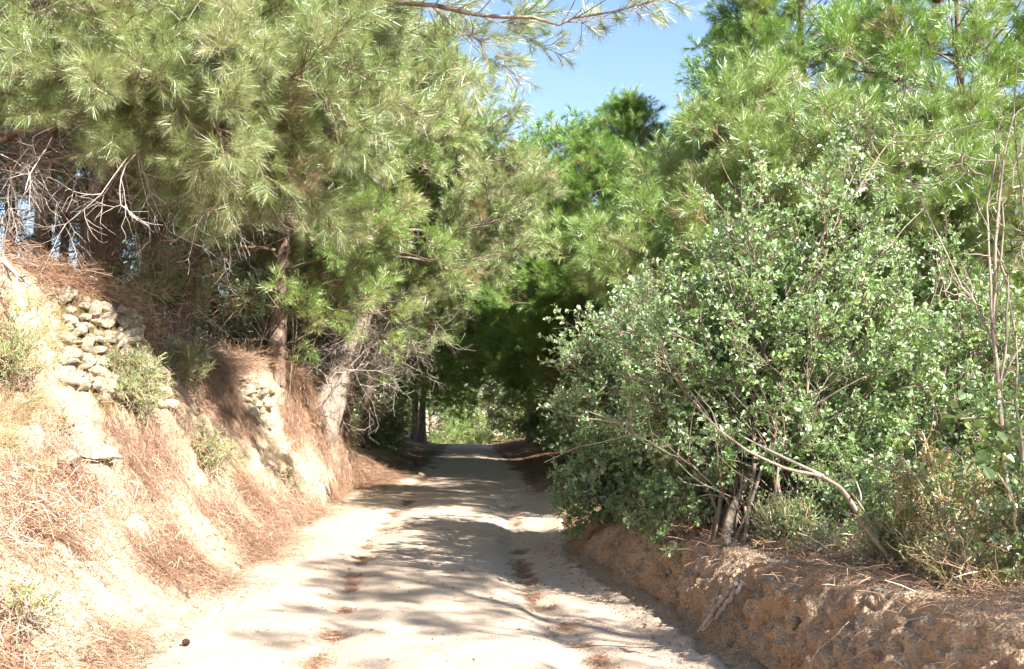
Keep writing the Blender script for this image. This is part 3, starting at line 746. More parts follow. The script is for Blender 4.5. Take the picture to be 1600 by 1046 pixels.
# near pine whose boughs hang over the bank
bA = ground_pt(-5.65, 10.9)
limb = [bA + (0.55, -.1, 3.1), at(330, -70, 10.8), at(600, -4, 10.4), at(760, 22, 10.0), at(880, 36, 9.8), at(985, 12, 9.8)]
low1 = [bA + (0.3, 0, 1.55), at(90, 176, 11.0), at(200, 185, 10.6), at(330, 215, 10.2), at(440, 260, 10.0)]
low2 = [bA + (0.45, 0, 2.2), at(150, 60, 10.7), at(320, 70, 10.2), at(470, 130, 9.9), at(540, 190, 9.8)]
low3 = [bA + (0.4, 0, 1.9), at(60, 95, 10.4), at(180, 105, 9.7), at(300, 150, 9.4), at(350, 205, 9.3)]
low4 = [bA + (0.5, 0, 2.5), at(120, -20, 10.8), at(300, 0, 10.6), at(460, 60, 10.4), at(610, 150, 10.3)]
boughs = []
for (px, py, D) in [(60, 50, 9.5), (160, 115, 9.9), (250, 30, 10.2), (255, 150, 10.2), (350, 110, 10.4), (335, 225, 10.3), (430, 235, 10.5), (510, 165, 10.8), (420, 55, 10.9), (570, 70, 11.4), (395, 300, 11.0), (110, 10, 9.4), (25, 150, 9.8), (480, 300, 11.6), (520, 20, 10.8), (540, 260, 12.1)]:
    e_ = at(px, py, D); u_ = np.clip((e_[2] - bA[2]) / 8.2 + .02, .12, .8); a_ = bA + np.array([.9 * u_ ** 1.15, -.2 * u_, 8.2 * u_]); m_ = a_ * .55 + e_ * .45 + np.array([0, 0, .28])
    boughs.append(([a_, m_, e_ * .8 + m_ * .2 + np.array([0, 0, .06]), e_], .026))
rngA = np.random.default_rng(12); dA = []
for (x0, y0, n_) in [(180, 215, 9), (190, 280, 8), (25, 260, 9), (20, 310, 9), (60, 40, 6), (190, 70, 8), (290, 60, 6), (330, 260, 5), (120, 140, 5)]:
    for q in range(n_): dA.append((at(x0 + rngA.normal() * 22, y0 - 40 + rngA.normal() * 14, 10.0 + rngA.normal() * .3), rngA.normal(size=3) * .55 + np.array([.15, 0, -.9 if y0 > 200 else .1])))
pine('pale pine at the frame edge, its long boughs hanging over the bank', bA, 8.2, 2.4, 11, lean=(0.9, -0.2), r0=0.17, h0=0.26, nb=24, kind='near', dens=1.0,
     dead=16, bark='bark_pale', elev=(-6, 45), bias=(0.0, .3), extra=[(limb, .045), (low1, .05), (low2, .045), (low3, .04), (low4, .04)] + boughs, dead_r=(.1, .42), cones=6, dead_at=dA, ext_from=3)
# shaded trunks behind the bank
for i, (px, D, H, R, ln, lab, sd) in enumerate([
        (62, 15.0, 9.0, 2.4, (.2, 0), 'dark upright pine trunk behind the bank, closest to the near pale pine', 21),
        (148, 12.8, 9.0, 2.3, (.25, .2), 'thick dark pine standing right behind the mound of brown needles', 22),
        (232, 15.5, 9.5, 2.6, (.1, 0), 'dark pine behind the bank, above the stone wall', 23),
        (272, 14.0, 8.0, 2.4, (1.6, .2), 'slanting pine on the bank, leaning towards the road', 24),
        (432, 16.8, 10.0, 2.4, (1.0, 0), 'tall pine on the bank, its crown rising out of the picture', 25),
        (100, 21.0, 10.0, 2.6, (0, 0), 'thin far pine seen between the dark trunks, sky behind it', 26),
        (330, 22.0, 9.5, 2.6, (.2, 0), 'far pine behind the bank, half hidden by the slanting pine', 27),
        (20, 18.0, 9.0, 2.4, (-.3, 0), 'dark pine at the frame edge, deep behind the brown mound', 28), (120, 17.5, 9.0, 2.4, (.9, 0), 'leaning dark pine between the upright trunks', 29),
        (196, 20.5, 9.5, 2.6, (-.5, 0), 'dark pine in the depth of the wood, above the stone wall', 30)]):
    x = at(px, 420, D)[0]; b = ground_pt(x, D)
    pine(lab, b, H, R, sd, lean=ln, r0=[.13, .17, .16, .14, .12, .11, .12, .12, .12, .12][i], h0=[.40, .40, .40, .36, .05, .34, .28, .36, .36, .3][i], nb=[26, 30, 30, 30, 78, 24, 26, 26, 26, 26][i], kind='midpale' if i in (1, 3, 4) else 'mid', dens=.8 if i == 4 else .9,
         dead=[24, 22, 24, 24, 8, 20, 20, 22, 22, 20][i], group='pines behind the bank', deadkind='deadtwig' if i != 3 else 'dead', dead_r=(.05, .45), cones=8 if i == 4 else 0, clip=(lambda P: (P[:, 0] > -3.1) | (P[:, 2] > 5.6)) if i == 4 else None)
# leaning pine on the spur
bC = ground_pt(-3.02, 19.3, .1)
pine('pale trunked pine on the eroded spur, leaning over the road', bC, 6.6, 2.9, 31, lean=(1.9, .3), lexp=.5, flare=1.9, sink=.9, r0=0.21, h0=0.32, nb=66, kind='cpale', dens=.85, dead=46, bark='bark_pale', elev=(-14, 42), dead_r=(.12, .36), cones=10)
bC2 = ground_pt(-2.75, 20.6, .1)
pine('second pine right behind the leaning one on the spur', bC2, 6.9, 2.6, 32, lean=(1.5, .3), lexp=.8, r0=0.17, h0=0.34, nb=54, kind='mid', dens=1.0, dead=22, group='pines along the road', dead_r=(.1, .4), cones=8)

# right side
def rpine(px, D, lab, *a, **k):
    x = at(px, 600, D)[0]; pine(lab, ground_pt(x, D), *a, **k)
rpine(985, 23.5, 'bushy bright green pine across the road from the leaning one', 8.2, 3.0, 41, lean=(0, 0), r0=.17, h0=.14, nb=88, kind='mid', dens=1.05, dead=10, cones=26, elev=(-10, 55))
gx = at(1215, 600, 14.0)[0]; gb = ground_pt(gx, 14.0)
gex = [([gb + (-.1, 0, u_), (gb + (-.1, 0, u_)) * .5 + at(px, py, D) * .5 + (0, 0, .15), at(px, py, D)], .024) for px, py, D, u_ in [(905, 405, 13.2, 2.0), (960, 375, 13.0, 2.4)]]
rpine(1215, 14.0, 'young pale pine rising behind the big leafy shrub', 5.6, 2.1, 42, extra=gex, lean=(-.3, 0), r0=.09, h0=.28, nb=38, kind='midpale', dens=1.0, cones=12, elev=(8, 62))
rpine(1330, 21.0, 'tall dark pine full of cones against the sky', 12.8, 2.3, 43, lean=(-.8, 0), r0=.19, h0=.36, nb=74, kind='mid', dens=.9, cones=45, elev=(5, 50))
rpine(1500, 16.0, 'slim pine with an open crown in the upper corner', 9.8, 2.2, 44, lean=(.2, 0), r0=.13, h0=.42, nb=44, kind='mid', dens=.8, cones=16, elev=(10, 50))
rpine(1490, 12.5, 'short sunlit pine with long needles behind the shrub', 5.0, 1.7, 45, r0=.09, h0=.2, nb=40, kind='midpale', dens=1.1, cones=3, elev=(5, 65))
rpine(1145, 30.0, 'tall far pine peeping over the bushy one', 13.0, 1.5, 46, r0=.18, h0=.35, nb=48, kind='far', dens=.8, cones=14)
rpine(1180, 18.5, 'dense green pine filling the gap behind the shrub', 6.4, 2.6, 47, r0=.12, h0=.1, nb=56, kind='mid', dens=.95, cones=6)
rpine(1420, 18.0, 'broad pine behind the shrub, low to the ground', 6.8, 2.6, 48, r0=.12, h0=.08, nb=54, kind='mid', dens=.95)
rpine(1590, 20.0, 'broad pine at the far side of the clearing', 7.5, 2.8, 49, r0=.12, h0=.08, nb=50, kind='mid', dens=.9)
rpine(1330, 27.0, 'distant pine low behind the shrub stems', 7.0, 3.0, 50, r0=.12, h0=.05, nb=44, kind='far', dens=.6)
# the pines that close over the road
for i, (x, D, H, R, ln, lab) in enumerate([
        (-3.7, 25.0, 8.5, 3.2, (.8, 0), 'first shaded pine beyond the spur, arching over the road'),
        (-3.3, 31.0, 9.0, 3.4, (1.0, 0), 'shaded pine of the tunnel, second beyond the spur'),
        (-2.7, 37.0, 9.0, 3.4, (.8, 0), 'shaded pine beside the road, deep in the tunnel'),
        (-2.15, 44.0, 8.5, 3.2, (.5, 0), 'dark pine trunk at the bright end of the tunnel'),
        (-2.5, 45.2, 8.5, 3.0, (.1, 0), 'twin dark trunk beside the one at the tunnel end'),
        (3.9, 28.5, 9.0, 3.3, (-1.0, 0), 'shaded pine behind the bushy one, arching over the road'),
        (3.0, 34.5, 9.0, 3.4, (-.9, 0), 'shaded pine across the road in the tunnel'),
        (2.5, 40.5, 9.0, 3.3, (-.6, 0), 'deep shaded pine trunk at the road edge of the tunnel'),
        (2.9, 47.0, 8.5, 3.2, (-.5, 0), 'last dark pine before the road dips'),
        (-6.5, 29.0, 9.5, 3.2, (0, 0), 'pine set back from the road past the spur'),
        (-6.0, 38.0, 9.5, 3.2, (0, 0), 'pine set back in the dark, far beyond the spur'),
        (6.6, 36.0, 9.5, 3.2, (0, 0), 'pine set back behind the tunnel')]):
    pine(lab, ground_pt(x, D), H, R, 60 + i, lean=ln, r0=.16, h0=.34 if D > 42 else .2, nb=44, kind='far', dens=.72, dead=8, group='pines closing over the road', deadkind='deadtwig', elev=(-12, 45), dead_r=(.05, .4))

# trees beside the viewer whose shade falls on the near road
pine('pine beside the viewer, its dappled shade falling across the near road', ground_pt(6.3, 1.2), 7.6, 2.1, 120, r0=.13, h0=.3, nb=22, kind='mid', dens=.42)

# ------------------------------------------------------------------ shrubs
def lumpy(centres, amp=.36, freq=1.5, seed=0):
    def inside(P):
        best = np.full(len(P), 9.0)
        for c, r in centres: best = np.minimum(best, np.linalg.norm((P - np.asarray(c)) / np.asarray(r), axis=1))
        return best + amp * fbm(P * freq + seed, 3) < 1.0
    return inside

def shrub(name, label, cat, base, centres, stems, n_sec, kind, seed, spread=.5, r0=.03, stemmat='stem', group=None, sec_len=(.35, .9), per_m=8, smin=.8, smax=1.25, low=.15, extra_curves=(), leafname='foliage', bare=0, sec_from=.25, lift=.05):
    rng = np.random.default_rng(seed); base = np.asarray(base, float); t = thing(name, label, cat, base, group); inside = lumpy(centres, seed=seed)
    curves, SP, SD, DP, DD = [], [], [], [], []
    vol = np.array([np.prod(r) for c, r in centres]); vol = vol / vol.sum()
    for i in range(stems):
        c, r = centres[rng.choice(len(centres), p=vol)]; d = rng.normal(size=3); d /= np.linalg.norm(d); tip = np.asarray(c) + d * np.asarray(r) * rng.uniform(.45, .95)
        tip[2] = max(tip[2], float(land(tip[:1], tip[1:2])[0]) + low); an_ = rng.uniform(0, 6.28); ra_ = spread * math.sqrt(rng.uniform(0, 1)) * .85; a = base + np.array([math.cos(an_) * ra_, math.sin(an_) * ra_, 0]); a[0] = max(a[0], edge_r(a[1]) + .8 * bank_r_w(a[1])) if a[0] > 0 else a[0]; a[2] = float(land(a[:1], a[1:2])[0]) - .08
        m = a * .5 + tip * .5; m[2] = a[2] + (tip[2] - a[2]) * rng.uniform(.5, .75); m[:2] = a[:2] + (tip[:2] - a[:2]) * rng.uniform(.25, .5)
        u = np.linspace(0, 1, 12)[:, None]; pts = (1 - u) ** 2 * a + 2 * u * (1 - u) * m + u * u * tip; pts[1:] += np.cumsum(rng.normal(size=(11, 3)) * .018, 0)
        L = np.linalg.norm(np.diff(pts, axis=0), axis=1).sum(); curves.append((pts - base, np.linspace(r0 * rng.uniform(.5, 1.15), .005, 12)))
        for j in range(int(n_sec * rng.uniform(.7, 1.3))):
            uu = rng.uniform(sec_from, 1); k = min(int(uu * 11), 10); p = pts[k] + (pts[k + 1] - pts[k]) * (uu * 11 - k); d0 = unit(pts[k + 1] - pts[k])
            dd = unit(d0 * .5 + perp(d0, rng) * .9 + np.array([0, 0, .1])); l = rng.uniform(*sec_len)
            w2 = wander(p, dd, l, 6, rng, lift, .14)
            curves.append((w2 - base, np.linspace(min(.007, r0 * .4), min(.003, r0 * .25), 6)))
            if rng.uniform() < bare: continue
            for q in range(max(1, int(l * per_m))):
                v_ = rng.uniform(.2, 1); kk = min(int(v_ * 5), 4); SP.append(w2[kk] + (w2[kk + 1] - w2[kk]) * (v_ * 5 - kk)); SD.append(unit(unit(w2[kk + 1] - w2[kk]) + perp(dd, rng) * rng.uniform(.2, 1.1) + np.array([0, 0, .2])))
    SP = np.array(SP); SD = np.array(SD); k = inside(SP) & (SP[:, 2] > land(SP[:, 0], SP[:, 1]) + .03); SP, SD = SP[k], SD[k]
    for pts, ra, rb in extra_curves: curves.append((np.asarray(pts) - base, np.linspace(ra, rb, len(pts))))
    v, f = tubes(curves, 5); mesh_obj('stems', v, f, M[stemmat], t)
    scatter(leafname, SP - base, SD, T[kind], t, smin, smax, rng=rng)
    return t

sb = hit(1170, 845); sb = ground_pt(sb[0] + .25, sb[1] + .35)
def bez(pts, n=12):
    pts = np.asarray(pts); x_ = np.linspace(0, 1, n); k = np.linspace(0, 1, len(pts)); q = np.stack([np.interp(x_, k, pts[:, j]) for j in range(3)], 1)
    q[1:-1] = (q[:-2] + q[1:-1] * 2 + q[2:]) / 4; return q
D0 = sb[1]
oakstem = bez([hit(1134, 856), at(1140, 800, D0 - .2), at(1170, 755, D0), at(1200, 640, D0 + .2), at(1220, 480, D0 + .3)])
shrub('leafy_shrub', 'big grey-green leafy shrub with many stems on top of the earth bank', 'shrub', sb,
      [(at(1250, 560, D0 + .9), (1.55, 1.25, 1.55)), (at(1060, 590, D0 + .9), (1.0, 1.0, 1.1)), (at(1320, 340, D0 + 1.0), (1.05, 1.0, 1.0)), (at(1380, 240, D0 + 1.1), (.4, .5, .55)), (at(1430, 540, D0 + .6), (.9, .9, 1.5)), (at(1130, 440, D0 + 1.0), (.85, .9, .75)), (at(1110, 740, D0 + .7), (1.0, .7, .5)), (at(1400, 770, D0 + .6), (1.0, .6, .5)), (at(1390, 220, D0 + 1.1), (.5, .5, .5))],
      58, 18, 'oak', 301, spread=.8, r0=.022, extra_curves=[(oakstem, .046, .012)], bare=.14, per_m=7.5, sec_from=.14)
lb = ground_pt(2.0, 11.6)
shrub('leafy_shrub', 'dark leafy shrub hanging over the road edge, at the end of the earth bank', 'shrub', lb,
      [(at(955, 640, 11.3), (.62, .8, 1.0)), (at(925, 790, 10.8), (.45, .6, .5)), (at(990, 790, 10.4), (.5, .5, .35)), (at(1000, 720, 11.2), (.6, .7, .6)), (at(985, 540, 11.6), (.6, .7, .6))], 34, 15, 'oak', 302, spread=.7, r0=.022, low=.03, sec_len=(.25, .6))
# light green undergrowth behind the shrub, on the falling ground
for i, (px, D, rx, rz, lab, kd) in enumerate([(1040, 14.5, 1.2, .8, 'sunlit green undergrowth behind the shrub stems, closest to the road', 'green'), (1260, 12.6, 1.5, .8, 'sunlit green undergrowth in the middle behind the shrub stems', 'green'),
        (1480, 10.8, 1.5, .9, 'sunlit green undergrowth behind the fallen branch', 'green'), (1600, 8.8, 1.4, 1.5, 'leafy undergrowth at the picture edge behind the yellowing bush', 'oak')]):
    x = at(px, 640, D)[0]; b = ground_pt(x, D)
    shrub('undergrowth_bush', lab, 'bush', b, [(b + (0, 0, rz * .7), (rx, 1.0, rz))], 22, 12, kd, 310 + i, spread=rx * 1.2, r0=.014, sec_len=(.25, .6))
# dark bushes under the tunnel pines and sunlit ones past the crest
for i, (x, D, rx, rz, lab, kd) in enumerate([
        (-4.2, 27.0, 1.1, .8, 'dark low bush on the far side of the spur', 'green'), (-3.4, 40.0, 1.0, 1.0, 'dark bush beside the twin trunks', 'green'),
        (3.7, 21.0, 1.2, .9, 'dark bush under the bushy pine', 'oak'), (3.4, 26.0, 1.1, 1.0, 'dark bush in the tunnel shade, across from the spur', 'oak'), (3.2, 32.0, 1.0, 1.1, 'dark bush between tunnel trunks', 'oak'),
        (2.6, 38.0, .9, 1.2, 'shaded bush near the tunnel end', 'green'), (1.75, 47.5, .9, 1.5, 'green bush at the road edge where the tunnel ends', 'green'), (-3.0, 33.5, .9, .9, 'dark bush at the foot of a tunnel pine', 'oak'), (-4.0, 23.8, 1.2, 1.5, 'dark bush right behind the leaning pine on the spur', 'green'),
        (-7.6, 19.5, 1.5, 1.3, 'dark bush deep in the wood behind the brown mound', 'oak'), (-6.2, 18.0, 1.3, 1.2, 'dark bush in the wood above the stone wall', 'oak'), (-5.6, 21.5, 1.5, 1.6, 'dark bush in the wood behind the slanting pine', 'oak')]):
    b = ground_pt(x, D); shrub('roadside_bush', lab, 'bush', b, [(b + (0, 0, rz * .7), (rx, 1.0, rz))], 16, 10, kd, 330 + i, spread=rx, r0=.014, sec_len=(.3, .6), smin=1.1, smax=1.7)
for i, (x, D, H, R, lab) in enumerate([(-2.4, 60, 5.5, 2.6, 'sunlit pine past the crest, framed by the tunnel'), (1.2, 63, 6.5, 2.8, 'sunlit pine past the crest in the middle of the tunnel opening'), (4.6, 60, 6.5, 2.8, 'sunlit pine past the crest, behind the dark bush'),
        (-6.0, 64, 7.5, 3.0, 'far sunlit pine mostly hidden by the tunnel trunks'), (-.8, 72, 8.0, 3.2, 'farthest pine closing the view down the road')]):
    pine(lab, ground_pt(x, D), H + 1.2, R, 90 + i, r0=.12, h0=.03, nb=44, kind='farpale', dens=.6, group='sunlit pines past the crest')  # sunlight past the tunnel is partly put into the paler needle colour

# ------------------------------------------------------------------ stones
def normal_at(p, e=.05):
    x, y = p[0], p[1]; z = land(np.array([x + e, x - e, x, x]), np.array([y, y, y + e, y - e]))
    return unit([-(z[0] - z[1]) / (2 * e), -(z[2] - z[3]) / (2 * e), 1])
def stone_wall(label, zones, seed):
    rng = np.random.default_rng(seed); spots = []
    for (x0, y0, x1, y1, st, sz) in zones:
        yy = y0
        while yy < y1:
            xx = x0 + rng.uniform(0, st)
            while xx < x1:
                q = sz * rng.uniform(.5, 1.5); spots.append((xx, yy + (xx - x0) * .35 + rng.normal() * 3, q)); xx += st * q / sz * rng.uniform(.85, 1.15)
            yy += st * .78
    P = [hit(a, b, 3, 26) for a, b, _ in spots]; k_ = [i for i, p in enumerate(P) if p[1] < 17]; P = [P[i] for i in k_]; spots = [spots[i] for i in k_]; t = thing('stone_wall', label, 'wall', np.mean(P, 0))
    for p, (a, b, q) in zip(P, spots):
        n_ = normal_at(p, .15); e = rng.uniform(-.5, .5, 3); e[2] = rng.uniform(0, 6.28)
        put(ROCKS[rng.integers(0, 6)], 'stone', Vector(p + n_ * q * .11) - t.location, e, (q * rng.uniform(.9, 1.3), q * rng.uniform(.8, 1.2), q * rng.uniform(.7, 1.1)), t)
stone_wall('ruined dry stone wall showing through the bank below the brown mound', [(92, 455, 220, 530, 18, .155), (88, 548, 225, 605, 19, .17), (210, 570, 268, 630, 20, .2), (150, 625, 250, 640, 40, .12)], 1)
stone_wall('small tumble of pale wall stones in the middle of the bank', [(372, 592, 425, 628, 19, .24), (385, 640, 415, 655, 18, .22)], 2)

def boulder(label, px, py, wpx, seed, kinds=ROCKS, sq=(1.2, .9, .8), up=.12, group=None, name='rock'):
    p = hit(px, py); rng = np.random.default_rng(seed); wd = wpx / FPX * p[1]
    o = put(kinds[seed % len(kinds)], name, p + np.array([0, 0, up * wd]), rng.uniform(-.3, .3, 3) + np.array([0, 0, rng.uniform(0, 6)]), np.array(sq) * wd)
    return tag(o, label, 'rock', group)
boulder('broad pale slab sticking out of the bank under the wall', 140, 705, 75, 3, sq=(1.2, 1, .5), up=.02)
boulder('pale ledge stone beside the broad slab', 100, 715, 50, 4, sq=(1.1, 1, .5), up=.02)
boulder('pale block at the top edge of the wall bank, under the brown mound', 97, 462, 28, 5)
boulder('pale rock wedged against the leaning pine trunk', 492, 668, 26, 2)
boulder('brown rock lying at the road edge below the spur', 659, 744, 13, 1, WARM)
boulder('white stone at the foot of the shaded bank beyond the spur', 640, 727, 13, 4)
boulder('pale slab in the shade past the spur', 652, 684, 26, 3, sq=(1.3, .8, .6))
boulder('upright tan stone at the foot of the earth bank', 970, 880, 18, 1, WARM, sq=(.8, .7, 1.3), up=.3)
boulder('round pale stone lying on the road by the earth bank', 897, 887, 15, 0, up=.2)
boulder('small pale stone next to the round one', 921, 889, 9, 5, up=.2)
boulder('brown boulder on the bank top in front of the fallen branch', 1345, 872, 66, 0, WARM, sq=(1.2, .8, .65), up=.1)
boulder('tan boulder in the bank crest under the shrub', 1195, 884, 40, 1, WARM, sq=(1, .8, .8), up=.05)
boulder('pale stone poking out of the earth face', 1246, 955, 32, 2, sq=(1.1, .8, .9), up=.0)
boulder('white stone on the needle slope near the lower corner', 220, 1023, 34, 1, sq=(1.2, .8, .5), up=.05)
boulder('flat white stone half way down the needle slope', 212, 955, 24, 0, sq=(1.3, .7, .5), up=.05)
boulder('tan stone half sunk at the foot of the needle slope', 352, 893, 22, 2, WARM, sq=(1.3, .8, .6), up=.05)
rng = np.random.default_rng(88)
for k in range(34):     # stones set in the cut face of the earth bank
    y = rng.uniform(4.2, 9.5); f_ = rng.uniform(0.1, .9); x = edge_r(y) + f_ * bank_r_w(y); q = rng.uniform(.04, .11)
    put((ROCKS + WARM)[rng.integers(0, 9)], 'stone', ground_pt(x, y, -.01), rng.uniform(0, 6, 3), q, bank_right)
for k in range(60):     # and in the pale left bank
    y = rng.uniform(6, 20); x = edge_l(y) + rng.uniform(.05, .95) * (top_x(y) - edge_l(y)); q = rng.uniform(.05, .16)
    put((ROCKS + WARM)[rng.integers(0, 9)], 'stone', ground_pt(x, y, 0), rng.uniform(0, 6, 3), q, bank_left)

# ------------------------------------------------------------------ loose cover: needles, grit, straw
def cover(name, label, cat, xs, ys, templates, smin, smax, seed, lift=.004, tilt=.1):
    rng = np.random.default_rng(seed); z = land(xs, ys); e = .04
    N = np.stack([-(land(xs + e, ys) - land(xs - e, ys)) / (2 * e), -(land(xs, ys + e) - land(xs, ys - e)) / (2 * e), np.ones(len(xs))], 1); N /= np.linalg.norm(N, axis=1, keepdims=True)
    P = np.stack([xs, ys, z], 1) + N * lift
    o = scatter(name, P, N + rng.normal(size=N.shape) * tilt, templates, None, smin, smax, rng=rng); return tag(o, label, cat, kind='stuff')
rng = np.random.default_rng(5)
ys = rng.uniform(4, 26, 6000); t_ = rng.uniform(-.08, 1.25, 6000); xs = edge_l(ys) + t_ * (top_x(ys) - edge_l(ys))
k = (bank_litter(np.stack([xs, ys, land(xs, ys)], 1)) + rng.normal(size=6000) * .10) > .53
cover('needle_litter', 'fallen brown pine needles strewn over the pale bank', 'needles', xs[k], ys[k], T['litter'], .8, 1.4, 1, lift=.022, tilt=.12)
ys = rng.uniform(4, 30, 15000); xs = edge_l(ys) + rng.uniform(-.02, 1.02, 15000) * (edge_r(ys) - edge_l(ys))
k = (road_litter(np.stack([xs, ys, 0 * xs], 1)) + rng.normal(size=15000) * .06) > .42
cover('needle_litter', 'brown needles gathered in the ruts and edges of the road', 'needles', xs[k], ys[k], T['rutlitter'], .5, 1.0, 2)
ys = rng.uniform(3.5, 26, 2200); xs = edge_r(ys) + bank_r_w(ys) + rng.uniform(.1, 3.5, 2200) - .25 * sstep(10, 13, ys)
cover('needle_litter', 'brown needles lying under the shrub on the earth bank', 'needles', xs, ys, T['litter'], .7, 1.3, 3, lift=.012)
ys = rng.uniform(3.5, 22, 9000); u_ = rng.uniform(0, 1, 9000); xs = edge_l(ys) + u_ * (edge_r(ys) - edge_l(ys))
k = (road_litter(np.stack([xs, ys, 0 * xs], 1)) > .2) | (rng.uniform(size=9000) < .10)
cover('gravel', 'small stones and grit lying on the road', 'gravel', xs[k], ys[k], T['pebble'], .008, .034, 4, tilt=2)
ys = rng.uniform(4, 13, 1500); xs = edge_r(ys) + rng.uniform(-.40, .5, 1500)
cover('gravel', 'crumbs of earth and stone along the foot of the earth bank', 'gravel', xs, ys, T['pebble'], .006, .03, 5, tilt=2)
ys = rng.uniform(5, 20, 900); xs = edge_l(ys) + rng.uniform(-.05, 1.0, 900) * (top_x(ys) - edge_l(ys))
cover('gravel', 'small pale stones scattered on the bank slope', 'gravel', xs, ys, T['pebble'], .02, .07, 6, tilt=2)
def patch(name, label, cat, spots, templates, n, smin, smax, seed, tilt=.35):
    rng = np.random.default_rng(seed); P = []
    for (px, py, rx) in spots:
        c = hit(px, py); r = rx / FPX * c[1]
        q = rng.normal(size=(n, 2)) * r * .55; P.append(np.stack([c[0] + q[:, 0] * .8, c[1] + q[:, 1]], 1))
    P = np.concatenate(P); return cover(name, label, cat, P[:, 0], P[:, 1], templates, smin, smax, seed, 0, tilt)
patch('dry_grass', 'dry straw coloured grass on the near part of the bank', 'grass', [(40, 560, 70), (80, 530, 50), (40, 640, 50), (20, 700, 40), (430, 720, 40)], T['grass'], 20, .4, .9, 7)
patch('dry_grass', 'dry grass fringe along the shaded bank top', 'grass', [(250, 505, 60), (330, 520, 60), (420, 560, 50), (200, 470, 40), (300, 500, 40)], T['grass'], 60, .8, 1.7, 8)
patch('dry_grass', 'dry grass along the crest of the earth bank', 'grass', [(1010, 800, 60), (1090, 830, 50), (1290, 850, 50), (1440, 890, 60), (1560, 920, 50), (930, 800, 50)], T['grass'], 40, .5, 1.0, 9)

# ------------------------------------------------------------------ small plants
def plant(name, label, px, py, w_, h_, kind, seed, stems=12, sec=8, D=None, cat='plant', sec_len=(.1, .28), mat='stem', smin=.7, smax=1.1, r0=.006):
    b = hit(px, py) if D is None else at(px, py, D); wd = w_ / FPX * b[1]; hd = h_ / FPX * b[1]
    return shrub(name, label, cat, b, [(b + (0, 0, hd * .45), (wd * .55, wd * .55, hd * .6))], stems, sec, kind, seed, spread=wd * .5, r0=r0, stemmat=mat, sec_len=sec_len, low=.05, smin=smin, smax=smax)
plant('small_shrub', 'grey-green small shrub growing out of the stone wall', 205, 640, 90, 75, 'herb', 401, 18, 12)
plant('small_shrub', 'dry olive coloured shrub in the middle of the bank slope', 325, 735, 90, 60, 'herb', 402, 16, 10)
plant('small_plant', 'bright green small plant near the foot of the bank', 440, 762, 42, 28, 'green', 403, 8, 6, smin=.4, smax=.6)
plant('small_shrub', 'shaded shrub in the hollow behind the stone wall', 285, 600, 70, 60, 'herb', 404, 16, 10)
plant('small_plant', 'tiny green sprout under the stone wall', 92, 672, 20, 22, 'green', 405, 5, 4, smin=.3, smax=.5)
plant('weed_clump', 'green and straw weeds at the frame edge, beside the stone wall', 15, 600, 70, 130, 'herb', 406, 16, 10)
plant('weed_clump', 'yellowing leafy weed in the lower corner', 35, 985, 70, 45, 'dry', 407, 10, 7, smin=.5, smax=.8)
plant('small_shrub', 'small pale shrub on the tumbled wall stones', 400, 655, 30, 22, 'green', 408, 6, 5, smin=.4, smax=.6)
plant('small_shrub', 'low green shrub at the bank top above the hollow', 420, 500, 130, 70, 'oak', 409, 16, 10, D=17.0, sec_len=(.2, .4))
plant('small_shrub', 'dull green bush at the foot of the dark trunks', 260, 480, 130, 80, 'herb', 410, 20, 12, D=14.0, sec_len=(.2, .5), smin=1.2, smax=1.8)
plant('yellow_bush', 'yellowing small-leaved bush in front of the fallen branch end', 1470, 900, 190, 170, 'dry', 411, 18, 7, sec_len=(.12, .4), mat='straw', cat='bush')
plant('yellow_bush', 'mixed green and yellow leaved bush at the frame edge on the earth bank', 1585, 925, 150, 190, 'smallgreen', 412, 15, 7, sec_len=(.12, .4), mat='straw', cat='bush', smin=.5, smax=.8)
plant('small_plant', 'fresh green sprout on the crest of the earth bank', 1540, 915, 60, 50, 'green', 413, 9, 6, smin=.35, smax=.5)
plant('small_shrub', 'thyme like low shrub under the big shrub, beside the boulder', 1235, 858, 90, 60, 'herb', 414, 22, 12)
plant('small_plant', 'green ivy leaves trailing over the earth bank', 1010, 830, 90, 50, 'green', 415, 12, 7, smin=.35, smax=.55)
plant('low_bush', 'leafy low bush on the bank between the shrub stems and the fallen branch', 1320, 850, 110, 90, 'oak', 416, 14, 8, cat='bush', sec_len=(.15, .4))

plant('low_bush', 'low leafy bush spilling over the crest of the earth bank, beside the trailing ivy', 1075, 838, 120, 60, 'oak', 417, 18, 9, cat='bush', sec_len=(.12, .3))
plant('small_plant', 'straggly green plant on the bank crest beside the tan boulder', 1270, 872, 70, 45, 'green', 418, 9, 6, smin=.35, smax=.6)
plant('small_plant', 'pale herb on the bank top between the boulder and the yellowing bush', 1400, 890, 80, 50, 'herb', 419, 14, 9)
plant('small_plant', 'dry yellow herb at the bank crest in front of the frame edge bush', 1500, 925, 90, 60, 'dry', 420, 9, 6, mat='straw', smin=.5, smax=.8)

